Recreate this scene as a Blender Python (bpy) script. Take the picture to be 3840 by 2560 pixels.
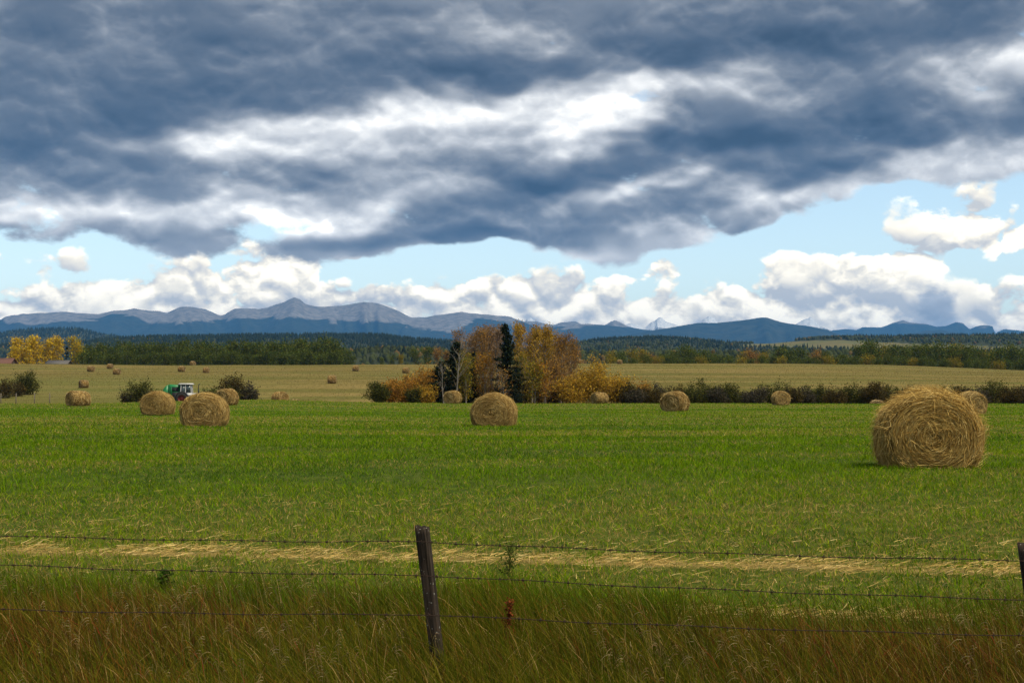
import bpy, bmesh, math, random, os
import numpy as np
from mathutils import Vector, Matrix

# ------------------------------------------------------------------ clear
for o in list(bpy.data.objects):
    bpy.data.objects.remove(o)
SC = bpy.context.scene
COL = SC.collection
R = math.radians
rng = np.random.default_rng(7)
random.seed(7)

# ------------------------------------------------------------------ camera
EYE = 2.1                      # eye height above the ditch by the road
F = 5333.0                     # focal length in photo pixels (3840 wide) = 50 mm on 36 mm
HOR = 1476.0                   # photo row of the true horizon
cam = bpy.data.cameras.new('camera')
cam.sensor_width = 36.0
cam.lens = 50.0
cam.shift_y = (HOR - 1280.0) / 3840.0
cam.clip_start = 0.1
cam.clip_end = 120000.0
camo = bpy.data.objects.new('camera', cam)
COL.objects.link(camo)
camo.location = (0, 0, EYE)
camo.rotation_euler = (R(90), 0, 0)
SC.camera = camo

# ------------------------------------------------------------------ light levels
SUN_EL, SUN_AZ = R(58), R(128)
SKY_STRENGTH = 0.15
CLOUD_GAIN = 0.83
SC.view_settings.view_transform = 'Standard'
SC.view_settings.look = 'None'
SC.view_settings.exposure = 0.38
SC.view_settings.gamma = 1.0
SC.view_settings.use_curve_mapping = False
SC.cycles.use_denoising = True
SC.cycles.max_bounces = 6
SC.cycles.diffuse_bounces = 2
SC.cycles.transmission_bounces = 3
SC.cycles.volume_bounces = 0
SC.cycles.use_adaptive_sampling = False
SC.cycles.sample_clamp_indirect = 6.0

sun = bpy.data.lights.new('sun', 'SUN')
sun.energy = 4.4
sun.angle = R(16)
sun.color = (1.0, 0.89, 0.68)
suno = bpy.data.objects.new('sun', sun)
COL.objects.link(suno)
suno.location = (0, 0, 200)
_sd = Vector((math.sin(SUN_AZ) * math.cos(SUN_EL), math.cos(SUN_AZ) * math.cos(SUN_EL), math.sin(SUN_EL)))
suno.rotation_euler = (-_sd).to_track_quat('-Z', 'Y').to_euler()

# ------------------------------------------------------------------ world: Nishita sky with procedural clouds
W = bpy.data.worlds.new('World')
SC.world = W
W.use_nodes = True
nt = W.node_tree
nt.nodes.clear()


def px_dir(x, y):
    """azimuth and elevation of a photo pixel"""
    tx = (x - 1920.0) / F
    tz = (HOR - y) / F
    return math.atan(tx), math.atan2(tz, math.hypot(1.0, tx))


class NB:
    def __init__(s, tree):
        s.t = tree

    def n(s, typ, **kw):
        nd = s.t.nodes.new(typ)
        for k, v in kw.items():
            setattr(nd, k, v)
        return nd

    def link(s, a, b):
        s.t.links.new(a, b)

    def put(s, sock, v):
        if isinstance(v, bpy.types.NodeSocket):
            s.link(v, sock)
        else:
            sock.default_value = v

    def m(s, op, a, b=0.0, c=None, clamp=False):
        nd = s.n('ShaderNodeMath', operation=op, use_clamp=clamp)
        s.put(nd.inputs[0], a)
        s.put(nd.inputs[1], b)
        if c is not None:
            s.put(nd.inputs[2], c)
        return nd.outputs[0]

    def vm(s, op, a, b=None):
        nd = s.n('ShaderNodeVectorMath', operation=op)
        s.put(nd.inputs[0], a)
        if b is not None:
            s.put(nd.inputs[1], b)
        return nd.outputs[0]

    def mapr(s, v, a, b, c, d, typ='SMOOTHSTEP'):
        nd = s.n('ShaderNodeMapRange', interpolation_type=typ)
        s.put(nd.inputs['Value'], v)
        for k, q in zip(('From Min', 'From Max', 'To Min', 'To Max'), (a, b, c, d)):
            s.put(nd.inputs[k], q)
        return nd.outputs[0]

    def noise(s, vec, scale, detail=4.0, rough=0.5, dist=0.0, lac=2.0):
        nd = s.n('ShaderNodeTexNoise')
        s.put(nd.inputs['Vector'], vec)
        nd.inputs['Scale'].default_value = scale
        nd.inputs['Detail'].default_value = detail
        nd.inputs['Roughness'].default_value = rough
        nd.inputs['Distortion'].default_value = dist
        nd.inputs['Lacunarity'].default_value = lac
        return nd

    def billow(s, vec, scale, detail=5.0, rough=0.5):
        """rounded heaps with sharp creases between them, 0..1"""
        nd = s.noise(vec, scale, detail, rough)
        nd.noise_type = 'RIDGED_MULTIFRACTAL'
        nd.normalize = True
        nd.inputs['Offset'].default_value = 1.0
        nd.inputs['Gain'].default_value = 1.6
        return s.m('SUBTRACT', 1.0, nd.outputs['Fac'])

    def ramp(s, v, stops, interp='LINEAR'):
        nd = s.n('ShaderNodeValToRGB')
        cr = nd.color_ramp
        cr.interpolation = interp
        while len(cr.elements) < len(stops):
            cr.elements.new(0.5)
        for e, (p, c) in zip(cr.elements, stops):
            e.position = p
            e.color = (c[0], c[1], c[2], 1) if not isinstance(c, (int, float)) else (c, c, c, 1)
        s.put(nd.inputs[0], v)
        return nd.outputs[0]

    def mix(s, f, a, b, blend='MIX'):
        nd = s.n('ShaderNodeMix', data_type='RGBA', blend_type=blend)
        s.put(nd.inputs[0], f)
        s.put(nd.inputs[6], a if isinstance(a, bpy.types.NodeSocket) else (*a, 1))
        s.put(nd.inputs[7], b if isinstance(b, bpy.types.NodeSocket) else (*b, 1))
        return nd.outputs[2]


# (x, y, half width, half height, rotation in degrees, weight) in photo pixels, turned into directions
DECK = [      # thick masses (+) and gaps down to the blue (-)
    (300, 250, 1300, 480, 8, .20), (2700, 120, 1800, 280, 2, .20),
    (2050, 815, 800, 80, 4, .20), (1000, 870, 650, 70, 3, .20), (1700, 860, 600, 60, 2, .20), (150, 850, 480, 75, 2, .26),
    (450, 930, 420, 80, 3, -.34), (3560, 780, 760, 200, 12, -.80), (3100, 930, 1000, 130, 8, -.66), (1900, 962, 1100, 95, 3, -.58),
    (3740, 570, 280, 90, 10, .50), (3050, 710, 460, 120, 17, .26), (2350, 900, 560, 70, 6, .36), (2960, 810, 300, 60, 14, .20),
    (2760, 875, 130, 60, 0, .34), (2790, 925, 150, 36, 20, .28), (340, 870, 190, 60, 10, .10), (3300, 610, 300, 50, 10, .26),
    (2450, 590, 620, 160, 5, .30), (3290, 510, 420, 90, 6, .30), (2100, 730, 420, 70, 4, .14), (1480, 800, 260, 60, 0, .16), (1500, 480, 1500, 260, 0, .14), (600, 640, 900, 160, 6, .10),
]
SHADE = [     # how dark (+) or bright (-) the deck looks from below
    (150, 560, 800, 170, 16, .34), (300, 200, 1500, 330, 8, .26), (2700, 150, 1700, 240, 2, .20), (2500, 585, 1000, 130, 9, .42), (3500, 430, 1000, 140, 7, .42), (1950, 700, 560, 95, 5, .30),
    (2050, 820, 800, 75, 4, .26), (1000, 868, 650, 60, 3, .24), (1700, 862, 600, 55, 2, .24), (2950, 660, 640, 65, 12, .26), (150, 850, 480, 65, 2, .24),
    (700, 630, 600, 100, 5, .14), (1300, 600, 500, 100, 4, .20), (1500, 270, 800, 100, 6, .30), (2600, 230, 900, 120, 3, .22), (3300, 150, 900, 150, 4, .16),
    (2250, 470, 210, 160, 55, -.62), (1900, 365, 520, 90, 5, -.52), (1320, 385, 380, 60, 8, -.34), (640, 505, 560, 75, 14, -.40), (1450, 500, 900, 160, 4, -.36),
    (980, 765, 230, 65, -12, -.62), (1420, 715, 420, 65, 6, -.46), (2150, 735, 420, 55, 6, -.46), (2900, 575, 760, 45, 12, -.46), (120, 745, 420, 85, -6, -.46),
    (600, 755, 280, 60, 5, -.36), (2900, 740, 420, 80, 16, -.34), (3780, 260, 380, 110, 20, -.40), (2800, 295, 460, 55, 5, -.30), (1000, 520, 500, 70, 4, -.20),
    (2200, 910, 500, 40, 5, -.34), (3740, 570, 280, 90, 10, -.30), (2500, 340, 500, 60, 8, -.20), (3200, 720, 300, 70, 14, -.30), (500, 100, 500, 90, 10, -.12), (1900, 110, 600, 90, 6, -.12),
]
CUM = [
    (1050, 950, 600, 150, 8, .78), (1800, 1090, 700, 80, 4, .2), (120, 960, 330, 110, 0, .50), (3680, 860, 520, 190, 18, .62),
    (3350, 1000, 700, 130, 8, .44), (2600, 1010, 640, 95, 3, .34), (1900, 1050, 420, 110, 3, .36),
    (450, 1080, 420, 80, 3, .22), (1100, 1080, 500, 90, 0, .2), (410, 935, 90, 50, 0, .42),
    (1350, 1010, 260, 80, 12, -.42), (3650, 1070, 230, 75, 12, -.44), (250, 1020, 200, 45, 5, -.25),
    (560, 1000, 200, 100, 40, -.3), (2250, 955, 90, 40, 0, .24), (2490, 985, 120, 50, 0, .25),
]


def cloud_layout(lst):
    """the large masses of cloud as a field over azimuth and elevation"""
    az = np.linspace(-AZ_R, AZ_R, 160)
    el = np.linspace(0.0, EL_R, 110)
    A, E = np.meshgrid(az, el, indexing='ij')
    M = np.zeros_like(A)
    for (x, y, sx, sy, rot, amp) in lst:
        a, e = px_dir(x, y)
        c, s_ = math.cos(R(rot)), math.sin(R(rot))
        u = ((A - a) * c + (E - e) * s_) / (sx / F)
        v = (-(A - a) * s_ + (E - e) * c) / (sy / F)
        t = np.clip(1.0 - np.hypot(u, v) / 1.25, 0, 1)
        M += amp * t * t * (3 - 2 * t)
    win = np.clip((AZ_R - np.abs(A)) / 0.05, 0, 1) * np.clip((EL_R - E) / 0.05, 0, 1)
    return az, el, M * win


AZ_R, EL_R = 0.47, 0.36


def sep_field(b, lst, az, el, rank=6):
    """evaluate cloud_layout in nodes as a short sum of products f(azimuth) * g(elevation)"""
    za, ze, M = cloud_layout(lst)
    U, S, V = np.linalg.svd(M, full_matrices=False)
    tot = None
    fa = b.mapr(az, -AZ_R, AZ_R, 0.0, 1.0, 'LINEAR')
    fe = b.mapr(el, 0.0, EL_R, 0.0, 1.0, 'LINEAR')
    for k in range(0, rank, 3):
        outs = []
        for (fac, src, funcs) in ((fa, za, U[:, k:k + 3] * np.sqrt(S[k:k + 3])), (fe, ze, (V[k:k + 3].T) * np.sqrt(S[k:k + 3]))):
            lo, hi = funcs.min(0), funcs.max(0)
            tt = np.linspace(0, 1, 32)
            st = []
            for t in tt:
                val = [np.interp(t * (len(src) - 1), np.arange(len(src)), funcs[:, j]) for j in range(3)]
                st.append((float(t), tuple(float((val[j] - lo[j]) / (hi[j] - lo[j])) for j in range(3))))
            rp = b.ramp(fac, st, 'CARDINAL')
            ma = b.n('ShaderNodeVectorMath', operation='MULTIPLY_ADD')
            b.link(rp, ma.inputs[0])
            ma.inputs[1].default_value = tuple(float(q) for q in (hi - lo))
            ma.inputs[2].default_value = tuple(float(q) for q in lo)
            outs.append(ma.outputs[0])
        dt = b.n('ShaderNodeVectorMath', operation='DOT_PRODUCT')
        b.link(outs[0], dt.inputs[0])
        b.link(outs[1], dt.inputs[1])
        tot = dt.outputs['Value'] if tot is None else b.m('ADD', tot, dt.outputs['Value'])
    return tot


def elev_ramp(b, el, pts):
    """value by elevation angle, points in radians"""
    mx = 0.6
    return b.ramp(b.mapr(el, 0.0, mx, 0.0, 1.0, 'LINEAR'), [(p / mx, v) for p, v in pts])


wb = NB(nt)
wout = wb.n('ShaderNodeOutputWorld')
bg = wb.n('ShaderNodeBackground')
tc = wb.n('ShaderNodeTexCoord')
sky = wb.n('ShaderNodeTexSky', sky_type='NISHITA')
sky.sun_disc = False
sky.sun_elevation = SUN_EL
sky.sun_rotation = SUN_AZ
sky.altitude = 1100
sky.air_density = 1.0
sky.dust_density = 0.6
sky.ozone_density = 1.2
skyc = wb.vm('MULTIPLY', sky.outputs[0], (SKY_STRENGTH * 1.55, SKY_STRENGTH * 1.42, SKY_STRENGTH * 1.20))
D = tc.outputs['Generated']
sep = wb.n('ShaderNodeSeparateXYZ')
wb.link(D, sep.inputs[0])
dx, dy, dz = sep.outputs
dz = wb.m('MAXIMUM', dz, 0.0)
azm = wb.m('ARCTAN2', dx, dy)
elv = wb.m('ARCSINE', dz)
inv = wb.m('DIVIDE', 1.0, wb.m('ADD', dz, 0.17))
pc = wb.n('ShaderNodeCombineXYZ')
wb.link(wb.m('MULTIPLY', dx, inv), pc.inputs[0])
wb.link(wb.m('MULTIPLY', dy, inv), pc.inputs[1])
wb.link(wb.m('MULTIPLY', dz, 3.0), pc.inputs[2])
plane = pc.outputs[0]
st = wb.vm('MULTIPLY', D, (1.0, 1.0, 1.75))
# wobble so that the outlines of the masses are ragged
wob = wb.n('ShaderNodeSeparateXYZ')
wb.link(wb.noise(st, 10.0, 3.0, 0.55).outputs['Color'], wob.inputs[0])
azw = wb.m('MULTIPLY_ADD', wb.m('SUBTRACT', wob.outputs[0], 0.5), 0.15, azm)
elw = wb.m('MULTIPLY_ADD', wb.m('SUBTRACT', wob.outputs[1], 0.5), 0.070, elv)
DECK_EL = [(0.0, .0), (0.078, .0), (0.096, .20), (0.118, .48), (0.15, .66), (0.19, .72), (0.24, .78), (0.30, .80), (0.5, .70), (0.6, .64)]
CUM_EL = [(0.0, 1.2), (0.046, 1.2), (0.058, 1.0), (0.068, .72), (0.078, .42), (0.092, .16), (0.12, .03), (0.18, 0.0), (0.6, 0.0)]
UP = (0.0012, 0.0, 0.0090)
bil = wb.vm('MULTIPLY', D, (1.0, 1.0, 1.9))
n1 = wb.noise(bil, 7.5, 4.0, 0.5).outputs['Fac']
n2 = wb.noise(st, 19.0, 8.0, 0.60).outputs['Fac']
b2 = wb.billow(st, 9.0, 6.0, 0.52)
b2b = wb.billow(wb.vm('ADD', st, UP), 9.0, 5.0, 0.52)
nn = wb.m('ADD', wb.m('MULTIPLY', wb.m('SUBTRACT', n1, 0.5), 0.55), wb.m('ADD', wb.m('MULTIPLY', wb.m('SUBTRACT', n2, 0.5), 0.72), wb.m('MULTIPLY', wb.m('SUBTRACT', b2, 0.16), 0.36)))
d0 = wb.m('ADD', wb.m('ADD', sep_field(wb, DECK, azw, elw, 9), wb.m('SUBTRACT', elev_ramp(wb, elv, DECK_EL), 0.02)), nn)
relD = wb.m('SUBTRACT', b2, b2b)
st2 = wb.vm('MULTIPLY', D, (1.0, 1.0, 1.4))
m1 = wb.noise(st2, 24.0, 7.0, 0.60).outputs['Fac']
b1 = wb.billow(st2, 17.0, 6.0, 0.55)
b1b = wb.billow(wb.vm('ADD', st2, UP), 17.0, 5.0, 0.55)
mm = wb.m('ADD', wb.m('MULTIPLY', wb.m('SUBTRACT', m1, 0.5), 0.85), wb.m('MULTIPLY', wb.m('SUBTRACT', b1, 0.12), 0.50))
c0 = wb.m('ADD', wb.m('ADD', sep_field(wb, CUM, azw, elw, 6), wb.m('SUBTRACT', elev_ramp(wb, elv, CUM_EL), 0.34)), mm)
relC = wb.m('SUBTRACT', b1, b1b)
# cumulus: cream white, grey where turned from the sun
ca = wb.mapr(c0, 0.0, 0.20, 0.0, 1.0)
cl = wb.m('ADD', wb.m('MULTIPLY', relC, 1.05), wb.m('ADD', 0.66, wb.m('MULTIPLY', c0, -0.14)), clamp=True)
ccol = wb.ramp(cl, [(0.0, (.74, .72, .68)), (0.26, (.98, .92, .81)), (0.50, (1.28, 1.16, .93)), (0.76, (1.70, 1.52, 1.18)), (1.0, (2.0, 1.80, 1.40))])
c_sky = wb.mix(ca, skyc, ccol)
# deck: silver where thin, slate where thick
da = wb.mapr(wb.m('MULTIPLY_ADD', wb.m('SUBTRACT', n2, 0.5), 0.75, d0), 0.0, 0.30, 0.0, 1.0)
shd = wb.m('ADD', sep_field(wb, SHADE, azw, elw, 12), wb.m('MULTIPLY', wb.m('SUBTRACT', n1, 0.5), 0.25))
dl = wb.m('ADD', wb.m('ADD', wb.m('MULTIPLY', d0, 0.36), wb.m('MULTIPLY_ADD', relD, -0.46, 0.28)), shd)
dl = wb.m('MULTIPLY_ADD', dl, 0.74, 0.10, clamp=True)
dcol = wb.ramp(dl, [(0.0, (1.9, 1.85, 1.75)), (0.10, (1.15, 1.13, 1.08)), (0.20, (.86, .86, .85)), (0.30, (.62, .63, .645)), (0.42, (.40, .415, .44)),
                    (0.55, (.235, .258, .295)), (0.70, (.130, .155, .198)), (0.85, (.078, .104, .150)), (1.0, (.044, .064, .100))])
full = wb.mix(da, c_sky, dcol)
wb.link(wb.vm('MULTIPLY', full, (CLOUD_GAIN,) * 3), bg.inputs['Color'])
bg.inputs['Strength'].default_value = 1.0
wb.link(bg.outputs[0], wout.inputs[0])
W.cycles.sampling_method = 'MANUAL'
W.cycles.sample_map_resolution = 512

# ------------------------------------------------------------------ helpers
def tag(o, label=None, cat=None, group=None, kind=None):
    if label:
        o['label'] = label
    if cat:
        o['category'] = cat
    if group:
        o['group'] = group
    if kind:
        o['kind'] = kind
    return o


def empty(name, loc=(0, 0, 0), rz=0.0, sc=1.0):
    o = bpy.data.objects.new(name, None)
    o.empty_display_size = 0.3
    o.location = loc
    o.rotation_euler = (0, 0, rz)
    o.scale = (sc, sc, sc) if isinstance(sc, (int, float)) else sc
    COL.objects.link(o)
    return o


def make_mesh(name, V, Fc, mat=None, col=None, attrs=None, smooth=False):
    """V (n,3); Fc (m,3) or (m,4), or a list of such arrays"""
    me = bpy.data.meshes.new(name)
    V = np.asarray(V, dtype=np.float32)
    fl = Fc if isinstance(Fc, list) else [Fc]
    fl = [np.asarray(f, dtype=np.int32) for f in fl if len(f)]
    me.vertices.add(len(V))
    me.vertices.foreach_set('co', V.ravel())
    nl = sum(f.size for f in fl)
    npoly = sum(len(f) for f in fl)
    me.loops.add(nl)
    me.polygons.add(npoly)
    me.loops.foreach_set('vertex_index', np.concatenate([f.ravel() for f in fl]))
    tot = np.concatenate([np.full(len(f), f.shape[1], np.int32) for f in fl])
    start = np.concatenate([[0], np.cumsum(tot)[:-1]]).astype(np.int32)
    me.polygons.foreach_set('loop_start', start)
    me.polygons.foreach_set('loop_total', tot)
    if smooth:
        me.polygons.foreach_set('use_smooth', np.ones(npoly, dtype=bool))
    me.update(calc_edges=True)
    if col is not None:
        a = me.color_attributes.new('Col', 'FLOAT_COLOR', 'POINT')
        c4 = np.ones((len(V), 4), np.float32)
        c4[:, :3] = col
        a.data.foreach_set('color', c4.ravel())
    if attrs:
        for k, v in attrs.items():
            a = me.attributes.new(k, 'FLOAT', 'POINT')
            a.data.foreach_set('value', np.asarray(v, np.float32))
    if mat:
        me.materials.append(mat)
    return me


def obj(name, me, parent=None, loc=None):
    o = bpy.data.objects.new(name, me)
    COL.objects.link(o)
    if parent:
        o.parent = parent
    if loc is not None:
        o.location = loc
    return o


def copy_tree(o, parent=None):
    c = o.copy()
    COL.objects.link(c)
    c.parent = parent
    for ch in o.children:
        copy_tree(ch, c)
    return c


class MB:
    """collects boxes, tubes and prisms into one mesh"""

    def __init__(s):
        s.V, s.T, s.Q, s.C = [], [], [], []
        s.n = 0

    def add(s, V, T=None, Q=None, c=(1, 1, 1)):
        V = np.asarray(V, float)
        if T is not None and len(T):
            s.T.append(np.asarray(T, int) + s.n)
        if Q is not None and len(Q):
            s.Q.append(np.asarray(Q, int) + s.n)
        s.V.append(V)
        cc = np.empty((len(V), 3))
        cc[:] = c
        s.C.append(cc)
        s.n += len(V)

    def box(s, lo, hi, c=(1, 1, 1), taper=None):
        x0, y0, z0 = lo
        x1, y1, z1 = hi
        V = np.array([(x0, y0, z0), (x1, y0, z0), (x1, y1, z0), (x0, y1, z0), (x0, y0, z1), (x1, y0, z1), (x1, y1, z1), (x0, y1, z1)], float)
        if taper:
            cx, cy = (x0 + x1) / 2, (y0 + y1) / 2
            V[4:, 0] = cx + (V[4:, 0] - cx) * taper
            V[4:, 1] = cy + (V[4:, 1] - cy) * taper
        s.add(V, Q=[(3, 2, 1, 0), (4, 5, 6, 7), (0, 1, 5, 4), (1, 2, 6, 5), (2, 3, 7, 6), (3, 0, 4, 7)], c=c)

    def tube(s, P, r, k=6, c=(1, 1, 1), cap=True):
        P = np.asarray(P, float)
        n = len(P)
        r = np.broadcast_to(np.asarray(r, float), (n,))
        T = np.gradient(P, axis=0)
        T /= np.linalg.norm(T, axis=1)[:, None] + 1e-9
        ref = np.array([0.0, 0.0, 1.0]) if abs(T[0, 2]) < 0.9 else np.array([1.0, 0, 0])
        A = np.cross(T, ref)
        A /= np.linalg.norm(A, axis=1)[:, None] + 1e-9
        B = np.cross(T, A)
        th = np.arange(k) * 2 * np.pi / k
        V = P[:, None] + r[:, None, None] * (np.cos(th)[None, :, None] * A[:, None] + np.sin(th)[None, :, None] * B[:, None])
        V = V.reshape(-1, 3)
        i = np.arange(n - 1)[:, None] * k
        j = np.arange(k)[None]
        j2 = (j + 1) % k
        Q = np.stack([i + j, i + j2, i + k + j2, i + k + j], -1).reshape(-1, 4)
        T_ = None
        if cap:
            V = np.vstack([V, P[-1:], P[:1]])
            e = n * k
            T_ = [((n - 1) * k + q, (n - 1) * k + (q + 1) % k, e) for q in range(k)] + [((q + 1) % k, q, e + 1) for q in range(k)]
        s.add(V, T=T_, Q=Q, c=c)

    def prism(s, prof, y0, y1, c=(1, 1, 1)):
        """profile in xz pushed from y0 to y1"""
        n = len(prof)
        V = [(x, y0, z) for x, z in prof] + [(x, y1, z) for x, z in prof]
        Q = [(i, (i + 1) % n, n + (i + 1) % n, n + i) for i in range(n)]
        cx, cz = np.mean([p[0] for p in prof]), np.mean([p[1] for p in prof])
        V += [(cx, y0, cz), (cx, y1, cz)]
        T = [((i + 1) % n, i, 2 * n) for i in range(n)] + [(n + i, n + (i + 1) % n, 2 * n + 1) for i in range(n)]
        s.add(V, T=T, Q=Q, c=c)

    def mesh(s, name, mat, smooth=False):
        fl = []
        if s.T:
            fl.append(np.vstack(s.T))
        if s.Q:
            fl.append(np.vstack(s.Q))
        return make_mesh(name, np.vstack(s.V), fl, mat, np.vstack(s.C), smooth=smooth)

    def build(s, name, mat, parent=None, smooth=False):
        return obj(name, s.mesh(name, mat, smooth), parent)


def _hash(ix, iy, seed):
    h = (ix.astype(np.int64) * 374761393 + iy.astype(np.int64) * 668265263 + seed * 974634777) & 0xFFFFFFFF
    h = ((h ^ (h >> 13)) * 1274126177) & 0xFFFFFFFF
    return ((h ^ (h >> 16)) & 0xFFFF) / 65535.0


def vnoise(x, y, seed=0):
    x = np.asarray(x, float)
    y = np.asarray(y, float)
    ix, iy = np.floor(x), np.floor(y)
    fx, fy = x - ix, y - iy
    fx = fx * fx * (3 - 2 * fx)
    fy = fy * fy * (3 - 2 * fy)
    a, b_ = _hash(ix, iy, seed), _hash(ix + 1, iy, seed)
    c, d = _hash(ix, iy + 1, seed), _hash(ix + 1, iy + 1, seed)
    return (a * (1 - fx) + b_ * fx) * (1 - fy) + (c * (1 - fx) + d * fx) * fy


def fbm(x, y, seed=0, oct=4, gain=0.5):
    t, a, n = 0.0, 1.0, 0.0
    for i in range(oct):
        t = t + a * vnoise(x * 2 ** i, y * 2 ** i, seed + i)
        n += a
        a *= gain
    return t / n


def sstep(a, b, x):
    t = np.clip((x - a) / (b - a), 0, 1)
    return t * t * (3 - 2 * t)


# ------------------------------------------------------------------ terrain height
PROF = np.array([(-60, -1.65), (-3, -1.65), (2.5, -1.72), (5.5, -2.28), (8, -2.26), (10.35, -2.10), (13, -1.93), (15, -1.76), (18, -1.50), (22.8, -1.25),
                 (30, -1.19), (60, -1.20), (100, -1.15), (146, -1.02), (150, -1.03), (158, -1.20), (172, -1.80), (190, -1.85), (205, -1.25), (240, 1.05), (257, 2.0),
                 (350, 5.75), (420, 8.74), (450, 8.9), (520, 6.5), (700, 0), (1000, -5), (60000, -5)])
_py = np.concatenate([np.linspace(-60, 460, 1041), np.geomspace(462, 60000, 400)])
_pz = np.interp(_py, PROF[:, 0], PROF[:, 1])
_k = np.hanning(9)
_pz[4:1036] = np.convolve(_pz[:1041], _k / _k.sum(), 'same')[4:1036]


def G(X, Y):
    """ground height (world z)"""
    X = np.asarray(X, float)
    Y = np.asarray(Y, float)
    w = 1 - sstep(16, 40, Y)
    s = Y + 0.236 * np.clip(X, -60, 60) * w
    z = np.interp(s, _py, _pz)
    px = 1920 + F * X / np.maximum(Y, 1.0)
    crest = np.interp(px, [-800, 0, 700, 1500, 2300, 3000, 3300, 3840, 4600], [1368, 1363, 1367, 1366, 1361, 1364, 1367, 1386, 1398])
    zc = (HOR - crest) / F * 420.0
    z = z + (zc - 8.74) * sstep(230, 420, Y) * (1 - sstep(560, 900, Y))
    z = z + 0.42 * np.exp(-((px - 950) / 420.0) ** 2) * sstep(80, 150, Y) * (1 - sstep(160, 215, Y))
    z = z + 0.10 * (fbm(X * 0.05, Y * 0.05, 3, 2) - 0.5) * sstep(25, 60, Y) + 0.06 * (fbm(X * 0.4, Y * 0.4, 5, 2) - 0.5)
    z = z + 0.8 * (fbm(X * 0.012, Y * 0.012, 9, 3) - 0.5) * sstep(200, 320, Y)
    return z + EYE


def Gs(x, y):
    return float(G(np.array([x]), np.array([y]))[0])


def at(px, d):
    """ground point under photo column px at distance d"""
    x = (px - 1920) / F * d
    return (x, d, Gs(x, d))


def px_per_m(d):
    return F / d


# ------------------------------------------------------------------ materials
def mat_new(name):
    m = bpy.data.materials.new(name)
    m.use_nodes = True
    m.node_tree.nodes.clear()
    b = NB(m.node_tree)
    out = b.n('ShaderNodeOutputMaterial')
    return m, b, out


def bump(b, h, strength, dist):
    nd = b.n('ShaderNodeBump')
    nd.inputs['Strength'].default_value = strength
    nd.inputs['Distance'].default_value = dist
    b.link(h, nd.inputs['Height'])
    return nd.outputs[0]


def princ(b, out, col, rough=0.9, normal=None, spec=0.2, metal=0.0):
    p = b.n('ShaderNodeBsdfPrincipled')
    b.put(p.inputs['Base Color'], col if isinstance(col, bpy.types.NodeSocket) else (*col, 1))
    b.put(p.inputs['Roughness'], rough)
    p.inputs['Specular IOR Level'].default_value = spec
    p.inputs['Metallic'].default_value = metal
    if normal:
        b.link(normal, p.inputs['Normal'])
    b.link(p.outputs[0], out.inputs[0])
    return p


def mat_foliage(name, transl=0.35, gain=1.0, rough=0.6):
    """leaf, blade and straw: colour from the piece itself, light passes through it"""
    m, b, out = mat_new(name)
    at_ = b.n('ShaderNodeAttribute', attribute_name='Col')
    c = at_.outputs['Color']
    if gain != 1.0:
        c = b.vm('MULTIPLY', c, (gain,) * 3)
    d = b.n('ShaderNodeBsdfDiffuse')
    b.link(c, d.inputs[0])
    t = b.n('ShaderNodeBsdfTranslucent')
    b.link(c, t.inputs[0])
    mx = b.n('ShaderNodeMixShader')
    mx.inputs[0].default_value = transl
    b.link(d.outputs[0], mx.inputs[1])
    b.link(t.outputs[0], mx.inputs[2])
    b.link(mx.outputs[0], out.inputs[0])
    return m


M_LEAF = mat_foliage('leaf', 0.35)
M_GRASS = mat_foliage('grass_blade', 0.40)
M_STRAW = mat_foliage('straw', 0.15)


def mat_solid(name, col, rough=0.8, var=0.25, scale=8.0, metal=0.0, spec=0.3, bmp=0.0):
    m, b, out = mat_new(name)
    tcn = b.n('ShaderNodeTexCoord')
    n = b.noise(tcn.outputs['Object'], scale, 5.0, 0.6)
    c = b.mix(n.outputs['Fac'], tuple(q * (1 - var) for q in col), tuple(min(1, q * (1 + var)) for q in col))
    nm = bump(b, n.outputs['Fac'], bmp, 0.05) if bmp else None
    princ(b, out, c, rough, nm, spec, metal)
    return m


M_BARK = mat_solid('bark', (.17, .15, .13), 0.95, 0.4, 6.0)
M_PALEBARK = mat_solid('pale_bark', (.17, .155, .135), 0.95, 0.35, 5.0)
M_DARKBARK = mat_solid('dark_bark', (.06, .045, .035), 0.95, 0.4, 5.0)


def mat_field():
    m, b, out = mat_new('field_soil')
    g = b.n('ShaderNodeNewGeometry')
    pos = g.outputs['Position']
    band = b.noise(b.vm('MULTIPLY', pos, (0.02, 0.11, 0.0)), 1.0, 4.0, 0.55).outputs['Fac']
    fine = b.noise(pos, 3.0, 6.0, 0.65).outputs['Fac']
    sp = b.n('ShaderNodeSeparateXYZ')
    b.link(pos, sp.inputs[0])
    c1 = b.mix(b.mapr(band, .40, .62, 0, 1), (.045, .095, .006), (.110, .125, .020))
    c2 = b.mix(b.mapr(fine, .35, .7, 0, 1), (.018, .034, .005), (.070, .085, .014))
    near = b.mapr(sp.outputs[1], 25, 80, 0.25, 0.75)
    c = b.mix(near, c2, c1)
    # litter under the row of cut straw
    s_ = b.m('ADD', b.m('MULTIPLY_ADD', sp.outputs[0], 0.20, sp.outputs[1]), b.m('MULTIPLY', b.m('SUBTRACT', fine, .5), .5))
    lit = b.mapr(b.m('ABSOLUTE', b.m('SUBTRACT', s_, 14.98)), .02, .22, .55, 0)
    c = b.mix(lit, c, (.30, .205, .075))
    princ(b, out, c, 1.0, bump(b, fine, 0.8, 0.12), 0.05)
    return m


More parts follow.
